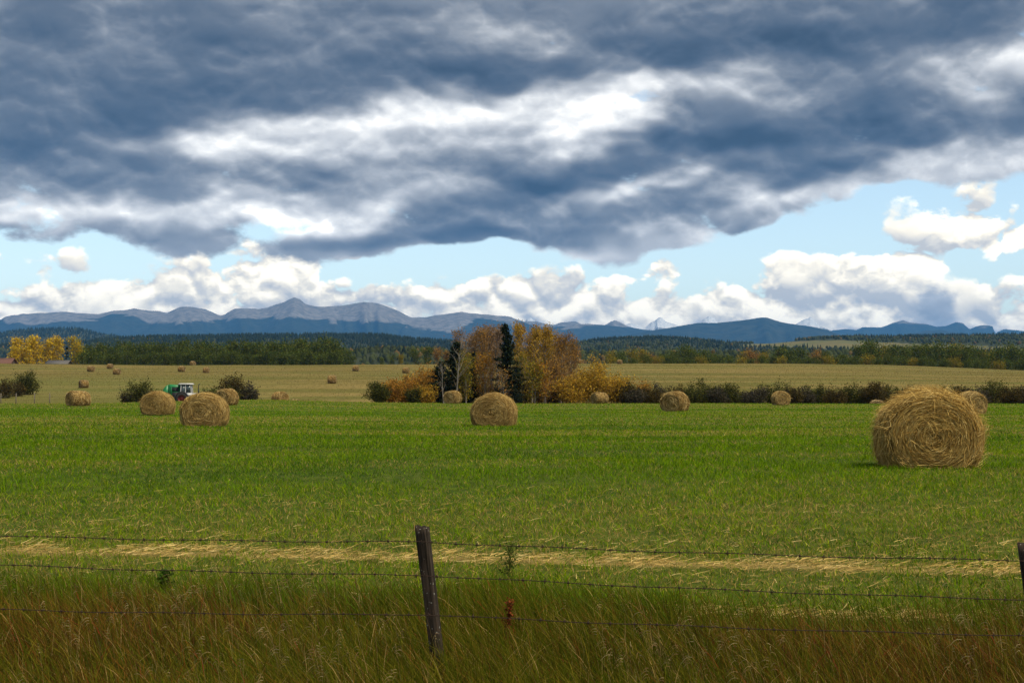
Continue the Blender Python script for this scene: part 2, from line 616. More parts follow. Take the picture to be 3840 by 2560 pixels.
def mat_pasture():
    m, b, out = mat_new('pasture_ground')
    g = b.n('ShaderNodeNewGeometry')
    pos = g.outputs['Position']
    big = b.noise(b.vm('MULTIPLY', pos, (0.012, 0.022, 0.0)), 1.0, 4.0, 0.55).outputs['Fac']
    band = b.noise(b.vm('MULTIPLY', pos, (0.012, 0.13, 0.0)), 1.0, 4.0, 0.6).outputs['Fac']
    fine = b.noise(b.vm('MULTIPLY', pos, (0.5, 0.25, 0.0)), 1.0, 6.0, 0.7).outputs['Fac']
    c = b.mix(b.mapr(big, .35, .68, 0, 1), (.112, .094, .024), (.092, .098, .021))
    c = b.mix(b.mapr(band, .47, .56, 0, .9), c, (.185, .140, .048))
    c = b.mix(b.mapr(fine, .38, .68, 0, .55), c, (.082, .064, .018))
    # the pasture left of the trees is still green
    sp = b.n('ShaderNodeSeparateXYZ')
    b.link(pos, sp.inputs[0])
    left = b.m('MULTIPLY', b.mapr(b.m('DIVIDE', sp.outputs[0], sp.outputs[1]), -0.10, -0.26, 0, 1), b.mapr(sp.outputs[1], 250, 330, 1, 0))
    c = b.mix(b.m('MULTIPLY', left, 0.55), c, (.098, .104, .026))
    princ(b, out, c, 1.0, bump(b, fine, 0.6, 0.5), 0.05)
    return m


def mat_forest_floor(name, c0, c1, scale):
    m, b, out = mat_new(name)
    g = b.n('ShaderNodeNewGeometry')
    n = b.noise(g.outputs['Position'], scale, 5.0, 0.6).outputs['Fac']
    princ(b, out, b.mix(b.mapr(n, .35, .65, 0, 1), c0, c1), 1.0, None, 0.05)
    return m


def sheet(name, ys, tmax, nt_, mat, yoff=40.0):
    t = np.linspace(-tmax, tmax, nt_)
    Y, T = np.meshgrid(ys, t, indexing='ij')
    X = T * (Y + yoff)
    Z = G(X, Y)
    V = np.stack([X, Y, Z], -1).reshape(-1, 3)
    n, k = Y.shape
    i = np.arange(n - 1)[:, None] * k
    j = np.arange(k - 1)[None]
    Q = np.stack([i + j, i + j + 1, i + k + j + 1, i + k + j], -1).reshape(-1, 4)
    return tag(obj(name, make_mesh(name, V, Q, mat, smooth=True)), kind='structure')


tag(sheet('green_field', np.concatenate([np.linspace(-34, 40, 149), np.linspace(41, 152, 112)]), 1.1, 241, mat_field()), 'short green hayfield running from the roadside to the trees')
tag(sheet('stubble_field', np.concatenate([np.linspace(152, 470, 107), np.linspace(474, 640, 34)]), 1.1, 241, mat_pasture()), 'tan stubble field on the slope beyond the trees')
tag(sheet('valley_floor', np.geomspace(640, 40000, 60), 1.1, 121, mat_forest_floor('valley_ground', (.030, .045, .018), (.075, .080, .028), 0.004)), 'wooded valley floor behind the far tree lines')


# ------------------------------------------------------------------ mountains
def mat_mountain(name, rock0, rock1, wood0, wood1, scale):
    m, b, out = mat_new(name)
    g = b.n('ShaderNodeNewGeometry')
    a = b.n('ShaderNodeAttribute', attribute_name='cover')
    n = b.noise(g.outputs['Position'], scale, 6.0, 0.62).outputs['Fac']
    n2 = b.noise(g.outputs['Position'], scale * 6, 5.0, 0.6).outputs['Fac']
    f = b.mapr(b.m('ADD', a.outputs['Fac'], b.m('MULTIPLY', b.m('SUBTRACT', n, 0.5), 2.2)), 0.38, 0.62, 0, 1)
    rock = b.mix(b.mapr(n2, .35, .65, 0, 1), rock0, rock1)
    wood = b.mix(b.mapr(n2, .35, .65, 0, 1), wood0, wood1)
    princ(b, out, b.mix(f, rock, wood), 1.0, bump(b, n2, 0.5, 40.0), 0.03)
    return m


def ridge(name, pts, D, depth, mat, cover_line=None, spur=0.22, rough=2.0, seed=1, step=8, base=-40.0, x_ext=(-900, 4740), label=None, spur_w=90.0):
    xs = np.arange(x_ext[0], x_ext[1] + 1, step, dtype=float)
    p = np.array(pts, float)
    sky_y = np.interp(xs, p[:, 0], p[:, 1])
    sky_y = sky_y - rough * (fbm(xs / 22.0, xs * 0 + seed, seed, 3) - 0.5) * 2
    zr = (HOR - sky_y) / F * D
    ts = np.concatenate([np.linspace(0, 1, 34), np.linspace(1.05, 1.5, 8)])
    V, cov = [], []
    for t in ts:
        Y = D - depth + depth * t
        if t <= 1:
            f = t ** 1.15
            warp = xs + 200 * (1 - t) * (vnoise(xs / 240.0, xs * 0 + 2.5, seed + 61) - .5) * 2 + 30 * np.sin(t * 5 + xs / 90.0)
            r1 = 1 - 2 * np.abs(vnoise(warp / spur_w, t * 1.2 + seed * 3.1, seed + 11) - 0.5)
            r2 = 1 - 2 * np.abs(vnoise(warp / (spur_w * .42), t * 2.6 + seed, seed + 23) - 0.5)
            amp = spur * min(1.0, (1 - t) * 3.2) * min(1, t * 3)
            z = base + (zr - base) * np.clip(f + amp * ((r1 - 0.62) * 0.75 + (r2 - .6) * 0.32), 0, None)
            lim = base + (zr - base) * (0.25 + 0.75 * t) * (Y / D)
            z = np.minimum(z, np.maximum(lim, base))
        else:
            z = base + (zr - base) * (1 - ((t - 1) / 0.5)) ** 1.2
        X = (xs - 1920) / F * Y
        V.append(np.stack([X, np.full_like(X, Y), z + EYE], -1))
        if cover_line is not None:
            cy = np.interp(xs, [q[0] for q in cover_line], [q[1] for q in cover_line])
            vy = HOR - z / Y * F
            cov.append(np.clip(0.5 + (vy - cy) / 34.0, 0, 1))
        else:
            cov.append(np.ones_like(xs))
    n, k = len(ts), len(xs)
    V = np.concatenate(V)
    i = np.arange(n - 1)[:, None] * k
    j = np.arange(k - 1)[None]
    Q = np.stack([i + j, i + j + 1, i + k + j + 1, i + k + j], -1).reshape(-1, 4)
    o = obj(name, make_mesh(name, V, Q, mat, attrs={'cover': np.concatenate(cov)}, smooth=True))
    return tag(o, label, kind='structure')


M1 = [(-900, 1225), (-500, 1200), (-200, 1206), (0, 1199), (21, 1186), (85, 1177), (238, 1169), (276, 1172), (370, 1177.5), (425, 1165), (480, 1161), (502, 1156), (553, 1164), (595, 1166),
      (629, 1172), (650, 1162), (680, 1149), (718, 1150), (774, 1161), (825, 1182), (840, 1180), (880, 1156), (952, 1156), (970, 1158), (1005, 1153), (1030, 1142), (1061, 1134), (1089, 1121),
      (1103, 1115), (1124, 1122), (1137, 1133), (1152, 1142), (1188, 1149), (1230, 1149), (1286, 1145), (1335, 1136), (1366, 1131), (1416, 1137), (1461, 1152), (1496, 1167), (1531, 1186),
      (1545, 1190), (1591, 1190), (1644, 1180), (1700, 1174), (1729, 1168), (1754, 1174), (1861, 1183), (1915, 1186), (1925, 1192), (1963, 1206), (2000, 1222), (2040, 1227), (2116, 1224), (2198, 1214),
      (2269, 1219), (2371, 1231), (2477, 1242), (2600, 1262), (2800, 1290), (3100, 1320), (4740, 1330)]
C1 = [(-900, 1215), (0, 1205), (150, 1212), (350, 1200), (420, 1178), (500, 1185), (560, 1210), (700, 1210), (830, 1196), (950, 1192), (1080, 1190), (1200, 1200), (1300, 1212), (1400, 1208),
      (1500, 1214), (1600, 1238), (1690, 1246), (1740, 1215), (1800, 1196), (1880, 1200), (1960, 1215), (2050, 1224), (4740, 1200)]
mt_rock = mat_mountain('mountain_slope', (.100, .096, .094), (.190, .180, .172), (.012, .018, .012), (.030, .036, .022), 0.0022)
ridge('mountain', M1, 18000, 5200, mt_rock, C1, 0.28, 1.6, 1, label='long bare grey mountain range above dark forest, left and centre')
M2 = [(-900, 1330), (1800, 1330), (1880, 1240), (1963, 1206), (2009, 1204), (2055, 1216), (2075, 1219), (2096, 1211), (2142, 1205), (2160, 1206), (2178, 1214), (2240, 1222), (2269, 1219), (2290, 1205), (2305, 1201),
      (2330, 1210), (2356, 1224), (2420, 1238), (2600, 1260), (2800, 1330), (4740, 1330)]
ridge('mountain', M2, 20500, 2600, mt_rock, [(-900, 1228), (4740, 1228)], 0.3, 1.5, 2, step=6, x_ext=(1780, 2820), spur_w=45, label='small grey peaks behind the centre of the range')
M3 = [(2150, 1330), (2330, 1260), (2431, 1242), (2477, 1234), (2614, 1211), (2693, 1210), (2785, 1201), (2850, 1190), (2876, 1190), (2909, 1201), (2955, 1213), (3040, 1224), (3106, 1237), (3151, 1255), (3250, 1275), (3420, 1330)]
mt_wood = mat_mountain('wooded_mountain', (.12, .11, .09), (.17, .15, .12), (.012, .018, .013), (.030, .036, .024), 0.0012)
ridge('mountain', M3, 15000, 3600, mt_wood, [(2150, 1190), (4740, 1190)], 0.2, 1.2, 3, step=8, x_ext=(2150, 3420), label='rounded blue forested mountain right of the centre')
M4 = [(2900, 1300), (3050, 1260), (3125, 1238), (3171, 1234), (3210, 1237), (3236, 1226), (3302, 1228), (3348, 1211), (3370, 1204), (3387, 1200), (3413, 1210), (3466, 1213), (3511, 1224), (3544, 1223), (3583, 1208),
      (3610, 1210), (3636, 1234), (3662, 1224), (3688, 1218), (3721, 1221), (3733, 1250), (3741, 1244), (3767, 1233), (3840, 1241), (4000, 1226), (4200, 1215), (4500, 1232), (4740, 1240)]
ridge('mountain', M4, 21500, 4200, mt_rock, [(2900, 1216), (4740, 1222)], 0.34, 1.2, 4, step=6, x_ext=(2900, 4740), spur_w=60, label='row of hazy blue peaks at the far right')
M5 = [(3250, 1330), (3380, 1262), (3420, 1252), (3470, 1240), (3530, 1238), (3600, 1250), (3700, 1264), (3900, 1330)]
ridge('mountain', M5, 16500, 3000, mt_wood, [(2150, 1190), (4740, 1190)], 0.2, 1.2, 5, step=8, x_ext=(3250, 3900), label='low blue foothill in front of the far right peaks')
M6 = [(1500, 1330), (1535, 1215), (1560, 1190), (1572, 1185), (1585, 1192), (1620, 1250), (1900, 1250), (1965, 1206), (1980, 1192), (1992, 1191), (2004, 1202), (2060, 1240), (2300, 1240), (2335, 1226), (2349, 1216), (2365, 1211),
      (2395, 1220), (2418, 1228), (2440, 1210), (2457, 1201), (2470, 1190), (2477, 1188), (2484, 1192), (2496, 1205), (2520, 1213), (2549, 1221), (2600, 1222), (2621, 1211), (2644, 1192), (2652, 1188), (2660, 1185),
      (2680, 1193), (2693, 1212), (2730, 1215), (2752, 1203), (2768, 1197), (2785, 1204), (2850, 1200), (2930, 1222), (2981, 1217), (3014, 1198), (3030, 1194), (3040, 1188), (3052, 1194), (3060, 1205), (3073, 1221), (3120, 1240), (3300, 1330)]
mt_snow = mat_mountain('snowy_peak', (.50, .53, .58), (.66, .68, .71), (.14, .15, .17), (.24, .25, .26), 0.0040)
ridge('mountain', M6, 23500, 2200, mt_snow, [(1500, 1236), (4740, 1236)], 0.26, 1.2, 6, step=4, x_ext=(1500, 3300), spur_w=26, label='snow covered peaks showing behind the blue mountains')

# ------------------------------------------------------------------ wooded hills
H0 = [(-900, 1262), (-300, 1258), (0, 1258), (55, 1246), (128, 1240), (204, 1238), (281, 1236), (315, 1241), (340, 1250), (383, 1259), (425, 1265), (468, 1274), (620, 1300), (800, 1340)]
H1 = [(-900, 1300), (0, 1300), (250, 1295), (420, 1276), (553, 1270), (680, 1268), (808, 1266), (1000, 1262), (1200, 1262), (1426, 1262), (1496, 1272), (1566, 1279), (1671, 1285), (1800, 1300), (2000, 1322), (2200, 1350)]
H2 = [(1900, 1350), (2050, 1310), (2116, 1293), (2193, 1284), (2269, 1274), (2371, 1270), (2500, 1268), (2562, 1272), (2667, 1282), (2719, 1290), (2889, 1288), (2955, 1282), (3020, 1273), (3086, 1268), (3184, 1266), (3348, 1268),
      (3544, 1264), (3675, 1262), (3840, 1259), (4740, 1250)]
H3 = [(700, 1360), (1000, 1340), (1340, 1328), (1400, 1318), (1480, 1316), (1600, 1322), (1800, 1330), (2300, 1332), (2700, 1334), (3000, 1330), (3500, 1330), (3840, 1336), (4740, 1330)]
hill_floor = mat_forest_floor('hill_ground', (.016, .024, .014), (.045, .050, .022), 0.006)


def mat_hill_pasture():
    m, b, out = mat_new('hill_pasture')
    g = b.n('ShaderNodeNewGeometry')
    a = b.n('ShaderNodeAttribute', attribute_name='open')
    n = b.noise(g.outputs['Position'], 0.01, 5.0, 0.6).outputs['Fac']
    wood = b.mix(n, (.016, .024, .014), (.045, .050, .022))
    past = b.mix(b.mapr(n, .35, .65, 0, 1), (.120, .105, .045), (.085, .090, .036))
    princ(b, out, b.mix(b.mapr(a.outputs['Fac'], .35, .65, 0, 1), wood, past), 1.0, None, 0.05)
    return m


hill_past = mat_hill_pasture()


def open_mask(px, py, which):
    if which != 2:
        return np.zeros_like(px)
    # mown hillside seen between the wood on the ridge and the trees below it
    top = np.interp(px, [2700, 2850, 2960, 3060, 3150, 3290, 3480, 3680, 3840], [1297, 1287, 1281, 1277, 1275, 1283, 1291, 1297, 1303])
    bot = np.interp(px, [2700, 2850, 3020, 3400, 3840], [1300, 1302, 1306, 1311, 1318])
    return sstep(-2, 2, py - top) * (1 - sstep(-2, 2, py - bot)) * sstep(2720, 2800, px)


HILLS = {}


def hill(name, pts, D, depth, which, x_ext, label, zfront):
    xs = np.arange(x_ext[0], x_ext[1] + 1, 12, dtype=float)
    p = np.array(pts, float)
    sy = np.interp(xs, p[:, 0], p[:, 1])
    k_ = np.hanning(9)
    sy = np.convolve(np.pad(sy, 4, 'edge'), k_ / k_.sum(), 'valid')
    zr = (HOR - sy) / F * D
    ts = np.concatenate([np.linspace(0, 1, 30), np.linspace(1.1, 1.8, 6)])
    rows, op = [], []
    for t in ts:
        Y = D - depth + depth * min(t, 1) + max(0, t - 1) * depth
        f = np.sin(min(t, 1) * np.pi / 2) ** 0.9 if t <= 1 else 1 - (t - 1) ** 1.5
        z = zfront + (zr - zfront) * f * ((Y / D) if t <= 1 else 1)
        z = z + (zr - zfront) * 0.10 * (fbm(xs / 160.0, t * 4 + xs * 0, which * 7 + 2, 3) - 0.5) * min(1, 4 * abs(1 - t)) * min(1, 4 * t)
        X = (xs - 1920) / F * Y
        rows.append(np.stack([X, np.full_like(X, Y), z + EYE], -1))
        op.append(open_mask(xs, HOR - z / Y * F, which) if t <= 1 else np.zeros_like(xs))
    n, k = len(ts), len(xs)
    V = np.concatenate(rows)
    i = np.arange(n - 1)[:, None] * k
    j = np.arange(k - 1)[None]
    Q = np.stack([i + j, i + j + 1, i + k + j + 1, i + k + j], -1).reshape(-1, 4)
    o = obj(name, make_mesh(name, V, Q, hill_past, attrs={'open': np.concatenate(op)}, smooth=True))
    tag(o, label, kind='structure')
    HILLS[which] = np.array(rows), xs, ts, np.array(op)
    return o


hill('hill', H0, 6500, 2200, 0, (-900, 800), 'dark blue forested hill behind the golden trees on the left', -5)
hill('hill', H1, 3600, 1500, 1, (-900, 2200), 'long dark forested ridge below the main mountain range', -5)
hill('hill', H2, 3300, 1700, 2, (1900, 4740), 'wooded hill with a mown slope at the right', -5)
hill('hill', H3, 1500, 500, 3, (700, 4740), 'low wooded rise behind the far tree lines', -5)


def forest(name, which, n, hgt, label, decid=0.35, tmin=0.0, seed=1):
    """conifers and broadleaf crowns covering a hill, too far to tell apart"""
    rows, xs, ts, op = HILLS[which]
    r = np.random.default_rng(seed)
    nf = int((ts <= 1.0001).sum())
    ti = np.clip(nf - 1 - (nf - 1) * (1 - tmin) * r.random(n) ** 1.25, 0, nf - 1.001)
    xi = r.random(n) * (len(xs) - 1.001)
    # a denser row of trees along the skyline
    ti[: n // 7] = nf - 1.002
    a, b_ = ti.astype(int), xi.astype(int)
    ft, fx = (ti - a)[:, None], (xi - b_)[:, None]
    Pt = (rows[a, b_] * (1 - fx) + rows[a, b_ + 1] * fx) * (1 - ft) + (rows[a + 1, b_] * (1 - fx) + rows[a + 1, b_ + 1] * fx) * ft
    keep = op[a, b_] < 0.35
    Pt = Pt[keep]
    n = len(Pt)
    patch = fbm(Pt[:, 0] / 240.0, Pt[:, 1] / 240.0, 40 + which, 3)
    con = (patch + 0.25 * (r.random(n) - 0.5)) > (0.35 + 0.3 * decid)
    h = hgt * (0.55 + 0.75 * r.random(n)) * np.where(con, 1.1, 0.72)
    w = np.where(con, h * 0.20, h * 0.42) * (0.8 + 0.5 * r.random(n))
    V, T, C = [], [], []
    k = 5
    th = np.arange(k) * 2 * np.pi / k
    base_c = np.where(con[:, None], np.array([[.020, .030, .018]]), np.array([[.046, .056, .020]]))
    gold = (~con) & (r.random(n) < 0.06)
    base_c = np.where(gold[:, None], np.array([[.11, .075, .025]]), base_c)
    base_c = base_c * (0.6 + 0.8 * r.random((n, 1)))
    rot = r.random((n, 1)) * 6.28

    def ring(z, rad):
        jit = 0.75 + 0.5 * r.random((n, k))
        return np.stack([Pt[:, None, 0] + rad[:, None] * jit * np.cos(th[None] + rot), Pt[:, None, 1] + rad[:, None] * jit * np.sin(th[None] + rot), np.broadcast_to((Pt[:, 2] + z)[:, None], (n, k))], -1)

    apex = Pt + np.stack([0 * h, 0 * h, h], -1)
    r1 = ring(h * np.where(con, 0.10, 0.12), w)
    r2 = ring(h * np.where(con, 0.45, 0.66), np.where(con, w * 0.62, w * 0.86))
    V = np.concatenate([r1, r2, apex[:, None]], 1).reshape(-1, 3)
    s_ = 2 * k + 1
    loc = []
    for q in range(k):
        q2 = (q + 1) % k
        loc += [(q, q2, k + q2), (q, k + q2, k + q), (k + q, k + q2, 2 * k)]
    T = (np.arange(n)[:, None, None] * s_ + np.array(loc)[None]).reshape(-1, 3)
    C = np.repeat(base_c, s_, axis=0)
    o = obj(name, make_mesh(name, V, T, M_LEAF, C))
    return tag(o, label, kind='stuff')


forest('forest', 0, 5200, 15, 'dark spruce forest covering the blue hill at the left', 0.1, 0.25, 1)
forest('forest', 1, 16000, 9.5, 'dark spruce forest covering the long ridge', 0.25, 0.15, 2)
forest('forest', 2, 13000, 8, 'mixed forest covering the hill at the right', 0.55, 0.1, 3)
forest('forest', 3, 4200, 8, 'mixed wood on the low rise behind the tree lines', 0.9, 0.0, 4)

# ------------------------------------------------------------------ hay bales
def mat_bale():
    m, b, out = mat_new('hay')
    tcn = b.n('ShaderNodeTexCoord')
    sp = b.n('ShaderNodeSeparateXYZ')
    b.link(tcn.outputs['Object'], sp.inputs[0])
    x, y, z = sp.outputs
    dz = b.m('SUBTRACT', z, 0.57)
    rad = b.m('SQRT', b.m('ADD', b.m('MULTIPLY', x, x), b.m('MULTIPLY', b.m('MULTIPLY', dz, 1.18), b.m('MULTIPLY', dz, 1.18))))
    ang = b.m('ARCTAN2', dz, x)
    cv = b.n('ShaderNodeCombineXYZ')
    b.link(b.m('MULTIPLY', ang, 1.3), cv.inputs[0])
    b.link(b.m('MULTIPLY', rad, 16.0), cv.inputs[1])
    b.link(b.m('MULTIPLY', y, 16.0), cv.inputs[2])
    n = b.noise(cv.outputs[0], 1.6, 6.0, 0.65).outputs['Fac']
    n2 = b.noise(tcn.outputs['Object'], 30.0, 4.0, 0.65).outputs['Fac']
    c = b.mix(b.mapr(n, .34, .68, 0, 1), (.045, .027, .007), (.27, .170, .052))  # dark hay core, shadow between the strands put into its colour
    c = b.mix(b.mapr(n2, .35, .7, 0, .55), c, (.15, .090, .028))
    princ(b, out, c, 0.95, bump(b, b.m('ADD', n, b.m('MULTIPLY', n2, .5)), 0.9, 0.05), 0.05)
    return m


M_BALE = mat_bale()
BA, BB, BL, BC = 0.80, 0.76, 0.66, 0.57      # half width, half height, half length, height of the core


def bale_surf(phi, ax, k=1.0, seed=0):
    """point on the bale: phi round the roll, ax along it (-1..1), k share of the radius; the roll has sagged onto a flat base"""
    e = 1 - 0.17 * np.clip((np.abs(ax) - 0.50) / 0.50, 0, 1) ** 2.4
    wob = 1 + 0.05 * (fbm(np.cos(phi) * 1.6 + 5 + ax * 1.1, np.sin(phi) * 1.6 + 5, seed, 3) - 0.5) * 2
    rr = k * e * wob
    c, s = np.cos(phi), np.sin(phi)
    low = np.clip(-s, 0, 1)
    sag = np.clip(k, 0, 1.0) ** 1.5
    x = BA * np.sign(c) * np.abs(c) ** (1 - 0.27 * np.minimum(low * 2.2, 1) * sag) * rr
    z = BB * s * rr
    fl = -0.50
    z = np.where(z < fl, fl + (z - fl) * 0.12, z)
    return np.stack([x, BL * ax + 0 * x, z + BC], -1)


def bale_roll(seed, nphi=72, nax=18, nr=12):
    ph = np.arange(nphi) * 2 * np.pi / nphi
    rings = []
    for q in range(nr):                       # near face from the core outwards
        k = (q + 0.15) / nr
        p = bale_surf(ph + 0.4 * k, np.full(nphi, -1.0), k, seed)
        p[:, 1] += 0.05 * k ** 3 - 0.035 * np.sin(k * 34 + ph * 1.0) * 0.55 - 0.05 * (fbm(np.cos(ph) * k * 6 + 9, np.sin(ph) * k * 6 + 9, seed + 3, 3) - .5)
        rings.append(p)
    for a in np.linspace(-0.96, 0.96, nax):
        rings.append(bale_surf(ph, np.full(nphi, a), 1.0, seed))
    for q in range(nr - 1, -1, -1):
        k = (q + 0.15) / nr
        p = bale_surf(ph - 0.4 * k, np.full(nphi, 1.0), k, seed)
        p[:, 1] += -0.05 * k ** 3 + 0.02 * np.sin(k * 34 + ph)
        rings.append(p)
    n = len(rings)
    V = np.concatenate(rings)
    i = np.arange(n - 1)[:, None] * nphi
    j = np.arange(nphi)[None]
    j2 = (j + 1) % nphi
    Q = np.stack([i + j, i + j2, i + nphi + j2, i + nphi + j], -1).reshape(-1, 4)
    V = np.vstack([V, V[:nphi].mean(0), V[-nphi:].mean(0)])
    e = n * nphi
    T = [(q, e, (q + 1) % nphi) for q in range(nphi)] + [((n - 1) * nphi + q, (n - 1) * nphi + (q + 1) % nphi, e + 1) for q in range(nphi)]
    return make_mesh('hay_roll', V, [np.array(T), Q], M_BALE, smooth=True)


def ribbons(P, Wv, C):
    """P (n,k,3) centre lines, Wv (n,3) or (n,k,3) half width vectors, C (n,3)"""
    n, k, _ = P.shape
    if Wv.ndim == 2:
        tp = np.linspace(1, 0.35, k)[None, :, None]
        Wv = Wv[:, None] * tp
    V = np.stack([P - Wv, P + Wv], 2).reshape(-1, 3)
    loc = []
    for q in range(k - 1):
        loc.append((2 * q, 2 * q + 1, 2 * q + 3, 2 * q + 2))
    Q = (np.arange(n)[:, None, None] * (2 * k) + np.array(loc)[None]).reshape(-1, 4)
    return V, Q, np.repeat(C, 2 * k, axis=0)


def bale_straw(seed, n, width, loose=1.0, haze_grey=0.0):
    r = np.random.default_rng(seed)
    nf = int(n * 0.50)
    k = 4
    # the face: strands wound round the core
    rad = np.sqrt(r.random(nf)) * 0.99
    ph = r.random(nf) * 2 * np.pi
    ln = (0.16 + 0.30 * r.random(nf)) * (0.4 + rad)
    sp = np.linspace(-0.5, 0.5, k)[None]
    dphi = ln[:, None] / np.maximum(rad[:, None] * 0.75, 0.12) * sp
    skew = (r.normal(0, 0.10, nf))[:, None] * sp * 2
    stray = r.random(nf) < 0.09
    skew = np.where(stray[:, None], skew * 5, skew)
    kk = np.clip(rad[:, None] + skew * 0.35, 0.01, 1.0)
    lift = 0.008 + 0.060 * r.random((nf, 1)) ** 1.5 + np.where(stray[:, None], 0.04 * np.abs(sp) * 2, 0.012 * np.abs(sp) * 2)
    P = bale_surf(ph[:, None] + dphi, np.full((nf, k), -1.0), kk, seed)
    P[..., 1] += 0.05 * kk ** 3 - lift
    far = r.random(nf) < 0.32
    P[far, :, 1] *= -1
    # the round side: strands lie along the winding
    nb = n - nf
    ph = r.random(nb) * 2 * np.pi
    ax = r.uniform(-1.0, 1.0, nb)
    ln = 0.14 + 0.34 * r.random(nb)
    tilt = r.normal(0, 0.28, nb)
    wild = r.random(nb) < 0.14 * loose
    tilt = np.where(wild, r.normal(0, 1.0, nb), tilt)
    lift = 1.004 + 0.035 * r.random((nb, 1)) ** 1.5 + np.where(wild[:, None], 0.10 * loose * r.random((nb, 1)) * (sp + 0.5) ** 1.5, 0.008)
    P2 = bale_surf(ph[:, None] + ln[:, None] * np.cos(tilt)[:, None] * sp / 0.75, np.clip(ax[:, None] + ln[:, None] * np.sin(tilt)[:, None] * sp / BL, -1.04, 1.04), lift, seed)
    P = np.concatenate([P, P2])
    # long stalks hanging or sticking out
    nw = int(60 + 110 * loose * loose)
    ph = r.uniform(0.05, np.pi - 0.05, nw)
    ax = np.where(r.random(nw) < .65, r.uniform(-1, -.6, nw), r.uniform(-1, 1, nw))
    p0 = bale_surf(ph, ax, 1.0, seed)
    dirv = np.stack([np.cos(ph) * r.uniform(.1, 1.0, nw) + r.normal(0, .6, nw), -0.35 + r.normal(0, .45, nw), np.sin(ph) * r.uniform(-.4, .9, nw) + r.normal(0, .35, nw)], -1)
    dirv /= np.linalg.norm(dirv, axis=1)[:, None]
    L = r.uniform(.06, .20 + .07 * loose, nw)
    s4 = np.linspace(-0.2, 1, k)[None, :, None]
    P3 = p0[:, None] + dirv[:, None] * L[:, None, None] * s4
    P3[..., 2] -= 0.10 * (np.clip(s4[..., 0], 0, 1) ** 2) * r.random((nw, 1))
    P = np.concatenate([P, P3])
    P[..., 2] = np.maximum(P[..., 2], 0.01)
    n = len(P)
    tg = P[:, -1] - P[:, 0]
    tg /= np.linalg.norm(tg, axis=1)[:, None] + 1e-9
    rv = r.normal(0, 1, (n, 3))
    rv[:nf] += np.array([0, 0, 0])
    wv = np.cross(tg, rv)
    wv /= np.linalg.norm(wv, axis=1)[:, None] + 1e-9
    wv *= (width * r.uniform(.45, 1.0, n))[:, None]
    pal = np.array([(.54, .36, .105), (.66, .46, .155), (.38, .235, .068), (.20, .118, .034), (.68, .52, .22), (.42, .29, .095)])
    C = pal[r.choice(len(pal), n, p=[.22, .20, .19, .17, .12, .10])] * r.uniform(.7, 1.15, (n, 1))
    C = C * (1 - haze_grey) + haze_grey * np.array([.30, .235, .145]) * (C.mean(1, keepdims=True) / .30)  # greys the farther bales: haze put into the straw colour
    V, Q, CC = ribbons(P, wv, C)
    return make_mesh('straw_strands', V, Q, M_STRAW, CC)


BALE_PROTO = {
    'hero': (bale_roll(11, 96, 24, 16), bale_straw(11, 22000, .0046, 1.8)),
    'near': (bale_roll(12, 72, 18, 12), bale_straw(12, 9000, .0062, 1.1, .2)),
    'near2': (bale_roll(13, 72, 18, 12), bale_straw(13, 9000, .0062, 1.0, .2)),
    'mid': (bale_roll(14, 48, 12, 8), bale_straw(14, 2200, .015, 0.8, .35)),
    'mid2': (bale_roll(15, 48, 12, 8), bale_straw(15, 2200, .015, 0.7, .35)),
    'far': (bale_roll(16, 32, 8, 6), bale_straw(16, 600, .030, 0.5, .75)),
}
BALE_POS = []


def bale(proto, px, d, turn, sc, label, group, tone=1.0, sink=0.0):
    """turn: angle of the roll against the line of sight, + shows its right side"""
    x, y, z = at(px, d)
    view = math.atan2(x, y)
    root = empty('hay_bale', (x, y, z - sink), -view + R(turn), sc)
    roll, straw = BALE_PROTO[proto]
    obj('hay_roll', roll, root)
    st_ = obj('straw_strands', straw, root)
    st_['kind'] = 'stuff'
    tag(root, label, 'hay bale', group)
    s0 = sc if isinstance(sc, (int, float)) else sc[0]
    BALE_POS.append((x, y, s0))
    return root


GF = 'round hay bales on the green field'
# rows: prototype, photo column of the centre, distance, turn, size, label
bale('hero', 3478, 24.0, 9, (1.03, 1.0, .99), 'large shaggy hay bale nearest the camera, right side of the green field', GF, sink=.05)
bale('near', 1853, 53.5, -13, (1.0, 1.0, .95), 'hay bale alone in the middle of the green field before the tree clump', GF, sink=.06)
bale('near2', 768, 52.0, -14, (1.0, 1.02, .94), 'largest hay bale at the left, hiding part of the tractor', GF, sink=.06)
bale('near', 592, 78, -24, (1.02, 1.05, .97), 'hay bale just left of the green baler', GF)
bale('mid', 293, 122, -58, (1.08, 1.2, .98), 'leftmost hay bale on the green field, lying broadside', GF)
bale('mid2', 852, 112, -40, (.96, .96, .98), 'small hay bale peeping out behind the largest left bale', GF)
bale('mid', 1050, 158, 38, (1.0, 1.0, .98), 'half hidden hay bale at the far field edge right of the brown bush', GF, sink=.25)
bale('far', 1107, 166, 60, 1.0, 'top of a sunken hay bale at the far field edge', GF, sink=.78)
bale('mid2', 1698, 143, -34, (1.0, 1.0, .98), 'hay bale at the foot of the dark spruces', GF)
bale('mid', 2248, 144, -58, (1.0, 1.0, .86), 'hay bale below the yellow bush right of the tree clump', GF)
bale('mid2', 2531, 95, -26, (1.06, 1.06, 1.0), 'hay bale in front of the left part of the dark hedge', GF)
bale('mid', 2927, 131, 18, (1.0, .9, .98), 'small hay bale close to the middle of the dark hedge', GF)
bale('far', 3288, 150, 20, 1.0, 'tip of a sunken hay bale left of the large shaggy one', GF, sink=.9)
bale('mid2', 3640, 84, 30, (1.0, 1.0, 1.0), 'hay bale half hidden behind the right of the large shaggy one', GF)
TF = 'round hay bales on the tan field'
